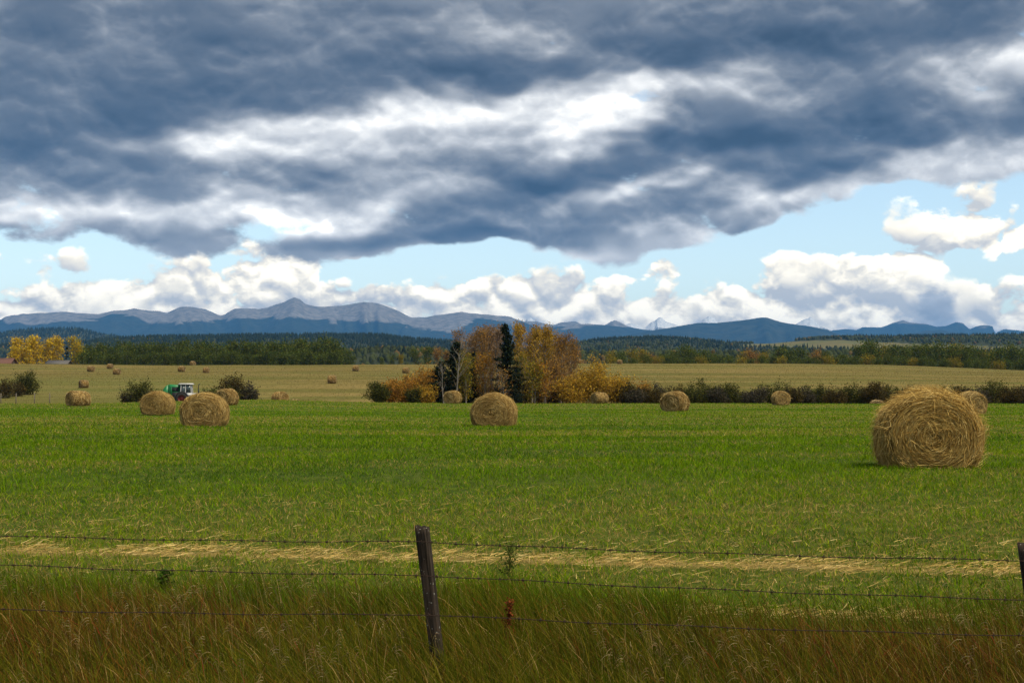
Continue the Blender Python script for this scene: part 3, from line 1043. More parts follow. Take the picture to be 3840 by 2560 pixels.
for px, d, trn, sc, lab in [
    (314, 238, -72, 1.0, 'hay bale on the tan field above the leftmost green field bale'),
    (341, 345, 52, 1.06, 'hay bale left of a close pair below the green tree row'),
    (413, 372, 58, 1.0, 'farther hay bale of the close pair below the green tree row'),
    (438, 318, 58, 1.0, 'nearer hay bale of the close pair below the green tree row'),
    (681, 345, 66, 1.06, 'hay bale high on the tan field straight above the tractor'),
    (773, 335, 78, 1.0, 'hay bale on the tan field above the brown bush'),
    (723, 425, 50, 1.0, 'hay bale on the skyline of the tan field against the tree row'),
    (1245, 252, 86, 1.08, 'hay bale standing alone in the middle of the tan field'),
    (1334, 350, 80, 1.06, 'hay bale near the right end of the green tree row'),
    (1522, 330, 76, 1.04, 'hay bale on the tan field above the orange shrubs'),
    (2178, 428, 40, 1.0, 'hay bale on the skyline right of the tall golden trees'),
    (2324, 412, 70, .95, 'hay bale on the skyline above the dark hedge'),
]:
    bale('far', px, d, trn, sc, lab, TF)

# ------------------------------------------------------------------ trees and shrubs
class TB:
    """collects leaves (flat quads) for a crown"""

    def __init__(s, seed):
        s.r = np.random.default_rng(seed)
        s.P, s.S, s.C = [], [], []

    def add(s, P, size, pal, wts=None, var=0.25):
        n = len(P)
        pal = np.array(pal)
        s.P.append(P)
        s.S.append(size * s.r.uniform(.6, 1.4, n))
        s.C.append(pal[s.r.choice(len(pal), n, p=wts)] * s.r.uniform(1 - var, 1 + var, (n, 1)))

    def mesh(s, name, up=0.0):
        P = np.concatenate(s.P)
        S = np.concatenate(s.S)
        C = np.concatenate(s.C)
        n = len(P)
        a = s.r.normal(0, 1, (n, 3))
        a /= np.linalg.norm(a, axis=1)[:, None]
        b_ = s.r.normal(0, 1, (n, 3))
        b_ = np.cross(a, b_)
        b_ /= np.linalg.norm(b_, axis=1)[:, None] + 1e-9
        a, b_ = a * S[:, None], b_ * S[:, None] * 0.62
        V = np.stack([P - a, P + b_, P + a, P - b_], 1).reshape(-1, 3)
        Q = np.arange(4 * n).reshape(-1, 4)
        return make_mesh(name, V, Q, M_LEAF, np.repeat(C, 4, axis=0))


def limb(r, p0, d, L, n=5, wander=.12, up=.0):
    P = [np.array(p0, float)]
    d = np.array(d, float)
    d /= np.linalg.norm(d)
    for i in range(n):
        d = d + r.normal(0, wander, 3) + np.array([0, 0, up])
        d /= np.linalg.norm(d)
        P.append(P[-1] + d * L / n)
    return np.array(P)


def aspen_mesh(seed, H, crown_w, pal, leaves, leaf, start=.25, top_bias=0.0, bark=None, twig=1.0, lean=0.0, spread=.30):
    """tall narrow broadleaf tree; returns (trunk mesh, crown mesh)"""
    r = np.random.default_rng(seed)
    mb = MB()
    tr = limb(r, (0, 0, -0.3), (lean, 0, 1), H * 0.97 + .3, 9, .035)
    rt = np.linspace(H * .014 + .02, .012, 10)
    mb.tube(tr, rt, 6)
    tb = TB(seed + 1)
    nb = int(16 * twig + 10)
    ends, wt = [], []
    for i in range(nb):
        f = start + (0.97 - start) * (i + r.random()) / nb
        q = f * 9
        a = int(min(q, 8))
        p0 = tr[a] + (tr[a + 1] - tr[a]) * (q - a)
        az = r.random() * 6.283
        shape = math.sin(math.pi * min(1, max(0.0, (f - start) / (1 - start)) ** .8)) ** .7 if f < .995 else .2
        L = crown_w * (0.35 + 0.75 * shape) * r.uniform(.75, 1.2) + .25
        br = limb(r, p0, (math.cos(az), math.sin(az), r.uniform(.9, 1.7)), L * 1.35, 5, .14, .10)
        mb.tube(br, np.linspace(.010 + H * .0022, .006, 6), 4)
        for q in range(2, 6):
            ends.append(br[q])
            wt.append(1.0 + top_bias * f * f * 3)
        for s_ in range(int(3 * twig)):
            p1 = br[r.integers(2, 6)]
            tw = limb(r, p1, r.normal(0, 1, 3) + np.array([0, 0, .9]), L * r.uniform(.25, .5), 3, .2)
            mb.tube(tw, np.linspace(.009, .005, 4), 3, cap=False)
            for q in (1, 2, 3):
                ends.append(tw[q])
                wt.append(1.0 + top_bias * f * f * 3)
    for q in range(5, 10):
        ends.append(tr[q])
        wt.append(1.0 + top_bias)
    ends, wt = np.array(ends), np.array(wt)
    # some twigs carry dense bunches, others are nearly bare
    wt = wt * r.gamma(1.1, 1.0, len(wt))
    wt /= wt.sum()
    if leaves:
        ii = r.choice(len(ends), leaves, p=wt)
        P = ends[ii] + r.normal(0, 1, (leaves, 3)) * np.array([spread, spread, spread * 1.1])
        tb.add(P, leaf, pal)
    return mb.mesh('trunk', bark or M_BARK), (tb.mesh('crown') if leaves else None)


def spruce_mesh(seed, H, W_, dens=1.0, pal=((.012, .020, .012), (.020, .030, .016), (.030, .038, .018), (.010, .014, .010))):
    r = np.random.default_rng(seed)
    mb = MB()
    tr = limb(r, (0, 0, -.3), (0, 0, 1), H + .25, 8, .012)
    mb.tube(tr, np.linspace(H * .016, .012, 9), 6)
    tb = TB(seed + 2)
    P = []
    nw = int(H * 4.4 * dens)
    for i in range(nw):
        f = 0.03 + 0.95 * (i + r.random()) / nw
        q = f * 8
        a = int(min(q, 7))
        p0 = tr[a] + (tr[a + 1] - tr[a]) * (q - a)
        for k in range(r.integers(3, 6)):
            az = r.random() * 6.283
            L = (W_ * (1 - f) ** .8 + .10) * r.uniform(.45, 1.22)
            br = limb(r, p0, (math.cos(az), math.sin(az), -.15 + .55 * f), L, 4, .08, -.05 + .07 * f)
            mb.tube(br, np.linspace(.016, .005, 5), 3, cap=False)
            m = int(14 + 34 * L)
            t = r.random(m) ** .75 * 4
            ai = np.minimum(t.astype(int), 3)
            pp = br[ai] + (br[ai + 1] - br[ai]) * (t - ai)[:, None]
            pp = pp + r.normal(0, 1, (m, 3)) * np.array([.09, .09, .07]) * (1.1)
            pp[:, 2] -= .05 + .10 * r.random(m)
            P.append(pp)
    tb.add(np.concatenate(P), .10, pal, var=.4)
    return mb.mesh('trunk', M_DARKBARK), tb.mesh('crown')


def shrub_mesh(seed, H, W_, pal, leaves, leaf, twiggy=.5, squash=1.0):
    """many-stemmed bush: stems fan out of the ground, leaves bunch along them"""
    r = np.random.default_rng(seed)
    mb = MB()
    tb = TB(seed + 4)
    ends, wt = [], []
    for i in range(int(20 + 14 * twiggy)):
        az = r.random() * 6.283
        o = r.random() ** .6
        p0 = (math.cos(az) * W_ * .30 * o, math.sin(az) * W_ * .30 * o, -.1)
        hh = H * (1 - .42 * o ** 2) * r.uniform(.70, .98)
        st_ = limb(r, p0, (math.cos(az) * o * W_ / H * .95, math.sin(az) * o * W_ / H * .95, 1), hh * 1.03, 6, .09)
        mb.tube(st_, np.linspace(.022, .006, 7), 4, cap=False)
        for q in range(2, 7):
            ends.append(st_[q]); wt.append(.5 + q * .16)
        for s_ in range(4):
            p1 = st_[r.integers(2, 7)]
            tw = limb(r, p1, np.array([math.cos(az) * o, math.sin(az) * o, .7]) + r.normal(0, .7, 3), H * r.uniform(.10, .20), 3, .2)
            mb.tube(tw, np.linspace(.009, .004, 4), 3, cap=False)
            for q in (1, 2, 3):
                ends.append(tw[q]); wt.append(1.0)
    ends, wt = np.array(ends), np.array(wt) * r.gamma(1.6, 1.0, len(wt))
    wt /= wt.sum()
    ii = r.choice(len(ends), leaves, p=wt)
    sp_ = .055 * (H + W_)
    P = ends[ii] + r.normal(0, 1, (leaves, 3)) * sp_
    P[:, 2] = np.maximum(P[:, 2], .03)
    tb.add(P, leaf, pal, var=.35)
    return mb.mesh('stems', M_DARKBARK), tb.mesh('crown')


GOLD = [(.40, .225, .024), (.33, .19, .026), (.28, .205, .030), (.22, .14, .036), (.44, .28, .03)]
GOLDBROWN = [(.24, .130, .038), (.29, .150, .034), (.18, .105, .042), (.16, .11, .050), (.32, .18, .04)]
PALEBROWN = [(.24, .165, .105), (.21, .14, .088), (.29, .165, .070), (.18, .14, .10)]
YELLOWGREEN = [(.22, .17, .020), (.15, .15, .018), (.30, .19, .02), (.12, .12, .018)]
ORANGE = [(.36, .175, .028), (.30, .14, .026), (.40, .21, .025), (.24, .13, .035), (.20, .15, .03)]
OLIVE = [(.060, .066, .014), (.042, .050, .012), (.090, .085, .020), (.032, .036, .012)]
BROWN = [(.072, .052, .018), (.052, .042, .016), (.092, .064, .018), (.040, .038, .013)]
PURPLE = [(.062, .052, .038), (.048, .042, .030), (.076, .064, .044), (.042, .044, .018)]
GREEN = [(.065, .092, .016), (.046, .072, .014), (.088, .110, .020), (.036, .058, .013), (.115, .115, .022)]
BRIGHTGOLD = [(.55, .35, .018), (.46, .29, .018), (.40, .29, .022), (.60, .41, .03), (.30, .25, .02)]


def plant(name, parts, px, d, label, cat, group=None, rz=None, sc=1.0, names=('trunk', 'crown')):
    x, y, z = at(px, d)
    root = empty(name, (x, y, z), random.random() * 6.28 if rz is None else rz, sc)
    for nm, me in zip(names, parts):
        if me:
            o_ = obj(nm, me, root)
    return tag(root, label, cat, group)


def hgt(top, d, px):
    """height of a plant whose top reaches photo row top"""
    return (HOR - top) / F * d + EYE - at(px, d)[2]


# the clump in the middle
g = 'tall autumn trees in the middle clump'
TALL = [  # column, top row, distance, palette, leaves, top_bias, label
    (1738, 1246, 168, PALEBROWN, 1500, 3.0, 'thinning brown tree above the bare tree, left edge of the clump'),
    (1768, 1240, 171, PALEBROWN, 1500, 3.0, 'thin grey-brown tree left of the middle spruce, second from the left edge'),
    (1792, 1234, 169, GOLDBROWN, 1600, 3.0, 'thin tree with orange top leaves between bare tree and tall spruce'),
    (1822, 1224, 170, PALEBROWN, 1600, 3.0, 'tall half bare tree with rusty top left of the tall spruce'),
    (1848, 1230, 172, GOLDBROWN, 1500, 3.0, 'half bare rusty tree second to the left of the tall spruce'),
    (1872, 1228, 170, PALEBROWN, 1500, 3.0, 'half bare rusty tree next to the left of the tall spruce'),
    (1938, 1228, 165, GOLD, 2100, 1.6, 'golden tree touching the right side of the tall spruce'),
    (1966, 1226, 169, GOLDBROWN, 2000, 1.6, 'slender golden tree with pointed top, second right of the tall spruce'),
    (1992, 1244, 163, GOLD, 2000, 1.2, 'golden tree third to the right of the tall spruce'),
    (2018, 1234, 168, GOLDBROWN, 2300, 1.2, 'golden-brown tree fourth to the right of the tall spruce'),
    (2042, 1232, 166, GOLD, 2400, 1.2, 'full golden tree in the right half of the clump'),
    (2072, 1246, 168, GOLD, 2400, 1.0, 'golden tree behind the right small yellow trees'),
    (2102, 1262, 165, GOLDBROWN, 2200, 1.0, 'golden-brown tree on the right shoulder of the clump'),
    (2132, 1284, 170, GOLDBROWN, 1800, 0.8, 'lower rusty tree near the right end of the clump'),
    (2162, 1312, 172, GOLDBROWN, 1500, 0.6, 'lowest rusty tree at the right end of the tall clump'),
    (1752, 1262, 175, PALEBROWN, 1500, 1.5, 'grey-brown tree rising just behind the smaller dark spruce'),
    (1806, 1248, 176, PALEBROWN, 1500, 1.5, 'grey-brown tree in the back row left of the tall spruce'),
    (1836, 1246, 177, GOLDBROWN, 1500, 1.5, 'rusty tree in the back row left of the tall spruce'),
    (1860, 1250, 176, PALEBROWN, 1500, 1.5, 'grey-brown back row tree closest to the left of the tall spruce'),
    (1980, 1256, 175, GOLDBROWN, 1700, 1.2, 'rusty back row tree right of the tall spruce'),
    (2006, 1252, 176, GOLDBROWN, 1700, 1.2, 'muted golden back row tree in the right half of the clump'),
    (2056, 1254, 176, GOLDBROWN, 1700, 1.0, 'rusty back row tree behind the full golden tree'),
    (2088, 1268, 175, GOLDBROWN, 1700, 1.0, 'rusty back row tree behind the right shoulder of the clump'),
    (2118, 1286, 176, PALEBROWN, 1500, .8, 'brown back row tree near the right end of the clump'),
]
for i, (px, top, d, pal, nl, tbias, lab) in enumerate(TALL):
    H = hgt(top, d, px)
    plant('aspen_tree', aspen_mesh(100 + i, H, .95, pal, int(nl * 1.15), .080, .14, tbias, M_BARK, 1.8, spread=.24), px, d, lab, 'tree', g)
sg = 'dark spruces in the middle clump'
plant('spruce_tree', spruce_mesh(31, hgt(1206, 157.5, 1907), 2.2, 1.6), 1907, 157.5, 'tallest dark spruce in the centre of the tree clump', 'tree', sg)
plant('spruce_tree', spruce_mesh(32, hgt(1276, 163, 1706), 3.3, 1.6), 1706, 163, 'broad dark spruce behind the bare tree', 'tree', sg)
plant('spruce_tree', spruce_mesh(33, hgt(1316, 161, 1768), 1.5, 1.3), 1768, 161, 'smaller dark spruce right of the bare tree', 'tree', sg)
plant('spruce_tree', spruce_mesh(34, hgt(1350, 159, 1655), 2.5, 1.6), 1655, 159, 'lowest dark spruce at the left of the clump', 'tree', sg)
plant('bare_tree', aspen_mesh(41, hgt(1272, 156.5, 1713), 1.2, GOLDBROWN, 60, .07, .25, 0, M_PALEBARK, .9), 1713, 156.5, 'leafless pale tree standing before the broad spruce', 'tree')
plant('bare_tree', aspen_mesh(42, hgt(1368, 156, 1664), .7, GOLDBROWN, 40, .06, .3, 0, M_PALEBARK, .5), 1664, 156, 'small leafless tree at the left edge of the spruces', 'tree')
yg = 'small yellow trees along the clump'
for i, (px, top, d, pal, nl, w, lab) in enumerate([
    (1748, 1350, 158, YELLOWGREEN, 2200, .9, 'small yellow-green tree right of the bare tree'),
    (1822, 1354, 159, ORANGE, 2400, 1.0, 'small golden tree behind the middle hay bale, left of the tall spruce'),
    (1893, 1400, 155.5, GOLDBROWN, 500, .6, 'little rusty tree at the foot of the tall spruce'),
    (1944, 1330, 159, YELLOWGREEN, 1200, .7, 'thin yellowish tree overlapping the right of the tall spruce'),
    (2005, 1388, 158, YELLOWGREEN, 2200, 1.0, 'small yellow-green tree under the golden trees'),
    (2048, 1384, 158, ORANGE, 2200, 1.0, 'small yellow-orange tree in the right half of the clump'),
    (2098, 1378, 159, GOLDBROWN, 2200, 1.0, 'small brownish-gold tree under the right shoulder of the clump'),
]):
    plant('young_aspen', aspen_mesh(200 + i, hgt(top, d, px), w, pal, nl, .085, .12, .2, M_PALEBARK, 1.2), px, d, lab, 'tree', yg)

# shrubs: column, top row, distance, half width px, palette, leaves, label
SHRUBS = [
    (1413, 1428, 157, 44, OLIVE, 2600, 'dark olive bush at the left end of the orange shrubs'),
    (1468, 1412, 160, 38, ORANGE, 2200, 'orange shrub next to the dark olive bush'),
    (1508, 1418, 161, 36, ORANGE, 1900, 'orange shrub second from the dark olive bush'),
    (1545, 1396, 162, 36, ORANGE, 2200, 'rusty orange shrub in the middle of the left shrubs'),
    (1552, 1446, 157, 34, OLIVE, 1600, 'low olive bush in front of the orange shrubs'),
    (1578, 1374, 164, 40, ORANGE, 2600, 'tall orange shrub left of the spruces'),
    (1612, 1356, 165, 40, ORANGE, 3000, 'tallest orange shrub beside the lowest spruce'),
    (1596, 1436, 157, 36, GOLD, 1600, 'low yellow shrub before the tallest orange shrub'),
    (2140, 1404, 158, 52, GOLD, 3000, 'golden shrub at the right foot of the clump'),
    (2196, 1380, 159, 56, GOLD, 3800, 'golden shrub left of the round yellow bush'),
    (2256, 1352, 160, 66, GOLD, 5200, 'big round yellow bush right of the clump'),
    (2306, 1398, 159, 46, GOLD, 2600, 'yellow shrub on the right flank of the round bush'),
    (2412, 1420, 164, 42, ORANGE, 1500, 'faded orange shrub behind the left end of the hedge'),
    (1728, 1446, 166, 40, BROWN, 1300, 'dark undergrowth bush below the broad spruce'),
    (1790, 1440, 167, 44, BROWN, 1500, 'dark undergrowth bush left of the middle hay bale'),
    (1850, 1436, 168, 44, PURPLE, 1500, 'dark undergrowth bush hidden behind the middle hay bale'),
    (1975, 1432, 167, 46, BROWN, 1600, 'dark undergrowth bush right of the tall spruce'),
    (2030, 1428, 168, 48, GOLDBROWN, 1700, 'rusty undergrowth bush below the golden trees'),
    (2090, 1436, 167, 46, BROWN, 1600, 'dark undergrowth bush below the right shoulder of the clump'),
    (2350, 1432, 158, 42, BROWN, 1600, 'brown bush joining the yellow bush to the hedge'),
]
HEDGE = [(2378, 1452, 40, 'P'), (2432, 1450, 46, 'B'), (2470, 1442, 44, 'P'), (2522, 1448, 46, 'B'), (2576, 1438, 48, 'O'), (2640, 1424, 52, 'O'), (2690, 1452, 40, 'P'), (2734, 1434, 48, 'O'),
         (2786, 1462, 42, 'P'), (2838, 1450, 52, 'P'), (2916, 1427, 60, 'O'), (2972, 1448, 44, 'B'), (3012, 1452, 46, 'P'), (3062, 1440, 52, 'O'), (3126, 1450, 50, 'B'), (3198, 1440, 56, 'O'),
         (3246, 1446, 42, 'P'), (3286, 1427, 52, 'B'), (3338, 1440, 50, 'O'), (3402, 1446, 52, 'B'), (3470, 1448, 52, 'P'), (3536, 1450, 52, 'O'), (3604, 1448, 50, 'B'), (3668, 1452, 50, 'P'),
         (3734, 1426, 60, 'O'), (3790, 1442, 46, 'B'), (3836, 1446, 46, 'P'), (3900, 1440, 50, 'O')]
PALS = {'P': (PURPLE, 'grey-purple'), 'B': (BROWN, 'brown'), 'O': (OLIVE, 'dark olive')}
for i, (px, top, d, hw, pal, nl, lab) in enumerate(SHRUBS):
    plant('shrub', shrub_mesh(300 + i, hgt(top, d, px), 2 * hw / F * d * .5, pal, int(nl * 1.7), .085, .6), px, d, lab, 'shrub', 'shrubs around the middle clump', names=('stems', 'crown'))
ORD = ['first', 'second', 'third', 'fourth', 'fifth', 'sixth', 'seventh', 'eighth', 'ninth', 'tenth', 'eleventh', 'twelfth', 'thirteenth', 'fourteenth', 'fifteenth', 'sixteenth', 'seventeenth',
       'eighteenth', 'nineteenth', 'twentieth', 'twenty-first', 'twenty-second', 'twenty-third', 'twenty-fourth', 'twenty-fifth', 'twenty-sixth', 'twenty-seventh', 'twenty-eighth']
ORD += ['twenty-ninth'] + [t + '-' + u if u else w for t, w in (('thirty', 'thirtieth'), ('forty', 'fortieth')) for u in ['', 'first', 'second', 'third', 'fourth', 'fifth', 'sixth', 'seventh', 'eighth', 'ninth']]


def ORDN(i):
    return ORD[i]


for i, (px, top, hw, k) in enumerate(HEDGE):
    pal, cn = PALS[k]
    d = 157 + (i * 37 % 11) * .6
    plant('hedge_shrub', shrub_mesh(400 + i, hgt(top, d, px) * 1.02, 2.25 * hw / F * d * .5, pal, 4200, .080, .7), px, d,
          f'{cn} shrub, {ORD[i]} from the left in the long hedge behind the green field', 'shrub', 'shrubs of the long dark hedge', names=('stems', 'crown'))
LEFTB = [
    (14, 1416, 214, 42, BROWN, 2200, 'low brown bush at the left edge of the picture'),
    (102, 1392, 222, 52, OLIVE, 4200, 'round olive bush on the slope at the far left'),
    (60, 1424, 218, 34, BROWN, 1500, 'small brown bush joined to the round olive bush'),
    (520, 1420, 176, 48, OLIVE, 3600, 'ragged olive bush left of the green baler'),
    (482, 1452, 176, 26, PURPLE, 1100, 'low grey bush on the left flank of the ragged olive bush'),
    (562, 1448, 175, 26, OLIVE, 1000, 'low olive bush on the right flank of the ragged olive bush'),
    (795, 1440, 178, 36, OLIVE, 1700, 'small olive bush left of the reddish-brown bush'),
    (872, 1404, 174, 50, BROWN, 4200, 'big reddish-brown bush right of the tractor'),
    (866, 1450, 170, 30, OLIVE, 1300, 'low olive bush in front of the reddish-brown bush'),
    (926, 1430, 174, 42, PURPLE, 2400, 'dark grey bush on the right flank of the reddish-brown bush'),
]
for i, (px, top, d, hw, pal, nl, lab) in enumerate(LEFTB):
    plant('shrub', shrub_mesh(500 + i, hgt(top, d, px), 2.2 * hw / F * d * .5, pal, nl, .10, .9), px, d, lab, 'shrub', 'bushes on the left slope', names=('stems', 'crown'))

# far tree rows: a few kinds, copied
def far_tree(seed, pal, H=10.0, w=2.6, leaves=1500, leaf=.24):
    return aspen_mesh(seed, H, w, pal, leaves, leaf, .10, .0, M_BARK, .6, spread=.75)


FT = {'g': [far_tree(600 + i, GREEN) for i in range(4)], 'y': [far_tree(610 + i, YELLOWGREEN) for i in range(2)],
      'o': [far_tree(620 + i, GOLDBROWN) for i in range(2)], 's': [spruce_mesh(630 + i, 9.0, 1.7, .5) for i in range(2)]}


def far_plant(px, top, d, kind, label, group, i, wide=1.0, name='poplar_tree'):
    x, y, z = at(px, d)
    H = (HOR - top) / F * d + EYE - z
    base = 9.0 if kind == 's' else 10.0
    root = empty(name if kind != 's' else 'spruce_tree', (x, y, z), random.random() * 6.28, (wide * H / base, wide * H / base, H / base))
    tr, cr = FT[kind][i % len(FT[kind])]
    obj('trunk', tr, root)
    obj('crown', cr, root)
    return tag(root, label, 'tree', group)


lx = np.arange(322, 1330, 27.0)
for i, px in enumerate(lx):
    top = np.interp(px, [300, 420, 600, 760, 900, 1000, 1120, 1220, 1270, 1330], [1318, 1306, 1304, 1303, 1300, 1298, 1297, 1292, 1300, 1345]) + random.uniform(-7, 8)
    far_plant(px + random.uniform(-5, 5), top, 520 + random.uniform(-14, 26), 'g', f'leafy dark green tree, {ORDN(i)} from the left in the dense left row', 'dense green tree row on the left', i, 1.15)
for i, px in enumerate(np.arange(310, 1300, 33.0)):
    far_plant(px + random.uniform(-6, 6), 1332 + random.uniform(-6, 8), 500 + random.uniform(-8, 8), 'g', f'lower green tree, {ORDN(i)} from the left in front of the dense left row', 'low trees before the dense green row', i + 1, 1.5)
RT = [(2296, 1334, 'y'), (2330, 1330, 'g'), (2372, 1326, 'y'), (2418, 1326, 'y'), (2452, 1338, 'o'), (2486, 1336, 'g'), (2520, 1330, 'g'), (2560, 1312, 'g'), (2598, 1316, 'g'), (2640, 1326, 'g'), (2676, 1338, 'g'),
      (2712, 1332, 's'), (2738, 1342, 'g'), (2790, 1330, 'y'), (2826, 1326, 'o'), (2860, 1338, 'y'), (2896, 1330, 's'), (2930, 1318, 'g'), (2966, 1326, 'g'), (3006, 1319, 'g'), (3036, 1334, 's'), (3064, 1330, 'o'),
      (3096, 1336, 'g'), (3134, 1330, 's'), (3166, 1336, 'g'), (3218, 1311, 'g'), (3256, 1306, 'g'), (3284, 1303, 'g'), (3320, 1316, 'y'), (3350, 1312, 'g'), (3388, 1318, 'g'), (3416, 1312, 'g'), (3448, 1306, 'g'),
      (3484, 1308, 'g'), (3518, 1304, 'g'), (3552, 1312, 'g'), (3580, 1315, 'y'), (3616, 1318, 'g'), (3644, 1320, 'g'), (3676, 1328, 'g'), (3708, 1332, 'y'), (3744, 1322, 'g'), (3782, 1313, 'g'), (3816, 1318, 'g'), (3850, 1316, 'g'), (3890, 1320, 'g')]
CNT = {}
for i, (px, top, k) in enumerate(RT):
    CNT[k] = CNT.get(k, -1) + 1
    lab = {'g': 'leafy green tree, {} of its colour from the left in the right far row', 'y': 'yellowing tree, {} of its colour from the left in the right far row',
           'o': 'rusty autumn tree, {} of its colour from the left in the right far row', 's': 'dark conifer, {} of its kind from the left in the right far row'}[k].format(ORDN(CNT[k]))
    far_plant(px, top + random.uniform(-3, 3), 520 + random.uniform(-12, 30), k, lab, 'mixed tree row on the right: ' + {'g': 'green', 'y': 'yellowing', 'o': 'rusty', 's': 'conifers'}[k], i, 1.25)
for i, px in enumerate(np.arange(2300, 3880, 40.0)):
    far_plant(px + random.uniform(-9, 9), np.interp(px, [2300, 3300, 3840], [1346, 1346, 1360]) + random.uniform(-6, 6), 498 + random.uniform(-8, 8), 'g' if i % 4 else 'y',
              f'low bushy tree, {ORDN(i - i // 4 - 1)} from the left at the foot of the right row' if i % 4 else f'low yellowing bush, {ORDN(i // 4)} from the left at the foot of the right row',
              'low green trees before the right row' if i % 4 else 'low yellowing trees before the right row', i, 1.7)
for i, (px, top, k, lab) in enumerate([(1432, 1344, 'g', 'low olive tree on the skyline of the tan field, left of the clump'), (1470, 1338, 'g', 'rounded olive tree second from the left of the skyline trio'),
                                       (1505, 1336, 'y', 'yellowing tree on the skyline left of the orange shrubs'), (1560, 1316, 'g', 'grey-green tree on the skyline above the orange shrubs'),
                                       (1602, 1308, 'g', 'taller grey-green tree on the skyline above the orange shrubs'), (1640, 1314, 'o', 'faded tree on the skyline left of the bare tree'), (1676, 1322, 'o', 'faded brown tree behind the bare tree')]):
    far_plant(px, top, 455, k, lab, 'trees on the skyline left of the clump', i, 1.2)

# golden poplars and the farm buildings at the far left
GP = [(58, 1308, 34, 'low golden poplar at the left end of the golden group'), (92, 1274, 44, 'tallest golden poplar of the group at the far left'), (124, 1272, 38, 'golden poplar right of the tallest in the group'),
      (160, 1278, 34, 'golden poplar at the right end of the joined group'), (212, 1275, 32, 'golden poplar standing over the grey shed'), (290, 1280, 34, 'yellow-green poplar between the shed and the green row')]
gp = [aspen_mesh(640 + i, 11.0, 2.1, BRIGHTGOLD if i < 2 else [(.34, .27, .02), (.46, .30, .02), (.24, .22, .02)], 2200, .21, .06, .0, M_BARK, .8, spread=.6) for i in range(3)]
for i, (px, top, hw, lab) in enumerate(GP):
    d = 505 + i * 3
    x, y, z = at(px, d)
    H = (HOR - top) / F * d + EYE - z
    root = empty('golden_poplar', (x, y, z), i * 1.7, (H / 11 * hw / 30, H / 11 * hw / 30, H / 11))
    tr, cr = gp[2 if i == 5 else i % 2]
    obj('trunk', tr, root)
    obj('crown', cr, root)
    tag(root, lab, 'tree', 'golden poplars at the far left')
far_plant(250, 1292, 510, 's', 'dark spruce between two golden poplars above the shed', None, 0, .8)
far_plant(40, 1316, 512, 's', 'dark spruce behind the left end of the golden poplars', None, 1, .9)

M_ROOF = mat_solid('roof_red', (.105, .050, .036), .8, .3, 2.0)
M_ROOFG = mat_solid('roof_grey', (.085, .080, .075), .7, .3, 2.0)
M_WALLB = mat_solid('wall_boards', (.085, .055, .040), .9, .3, 3.0)
M_WINDOW = mat_solid('dark_window', (.02, .022, .025), .15, .1, 2.0, spec=.5)


def farm_house(name, px, d, w, dep, wall_h, roof_h, mroof, label, cat):
    x, y, z = at(px, d)
    root = empty(name, (x, y, z))
    mb = MB()
    mb.box((-w / 2, -dep / 2, -.5), (w / 2, dep / 2, wall_h))
    for s_ in (-1, 1):
        xx = s_ * (w / 2 - .02)
        mb.add([(xx, -dep / 2, wall_h), (xx, dep / 2, wall_h), (xx, 0, wall_h + roof_h)], T=[(0, 1, 2)])
    mb.build('wall', M_WALLB, root)
    mb = MB()
    e, t = .45, .12
    for s_ in (-1, 1):
        sl = roof_h / (dep / 2)
        prof = [(0, wall_h + roof_h + .03), (s_ * (dep / 2 + e), wall_h - sl * e + .03), (s_ * (dep / 2 + e), wall_h - sl * e + t + .03), (0, wall_h + roof_h + t + .03)]
        V = [(-w / 2 - e, p[0], p[1]) for p in prof] + [(w / 2 + e, p[0], p[1]) for p in prof]
        mb.add(V, Q=[(0, 1, 2, 3), (7, 6, 5, 4), (0, 4, 5, 1), (1, 5, 6, 2), (2, 6, 7, 3), (3, 7, 4, 0)])
    mb.build('roof', mroof, root)
    for k in range(3):
        mb = MB()
        cx = -w / 2 + w * (k + .5) / 3
        mb.box((cx - .5, -dep / 2 - .04, .9), (cx + .5, -dep / 2 + .02, wall_h - .4))
        mb.build('window', M_WINDOW, root)
    return tag(root, label, cat)


farm_house('farm_house', 8, 470, 7.5, 6, 1.7, 1.6, M_ROOF, 'house with dark red roof at the far left edge of the picture', 'house')
farm_house('shed', 222, 468, 6.6, 5, 1.5, 1.1, M_ROOFG, 'low brown shed with grey roof under the golden poplars', 'shed')

# ------------------------------------------------------------------ tractor and round baler
M_GREENP = mat_solid('green_paint', (.008, .15, .045), .45, .15, 3.0, spec=.4)
M_WHITEP = mat_solid('white_paint', (.46, .47, .48), .5, .10, 3.0, spec=.4)
M_DARKM = mat_solid('dark_metal', (.018, .020, .022), .6, .3, 4.0, spec=.3)
M_GREYP = mat_solid('grey_panel', (.055, .060, .075), .6, .2, 4.0, spec=.3)
M_RED = mat_solid('red_rim', (.13, .012, .010), .5, .2, 4.0, spec=.4)
M_TYRE = mat_solid('tyre_rubber', (.018, .018, .018), .9, .3, 6.0)
M_GLASS = mat_solid('cab_glass', (.035, .055, .060), .08, .15, 2.0, spec=.6)


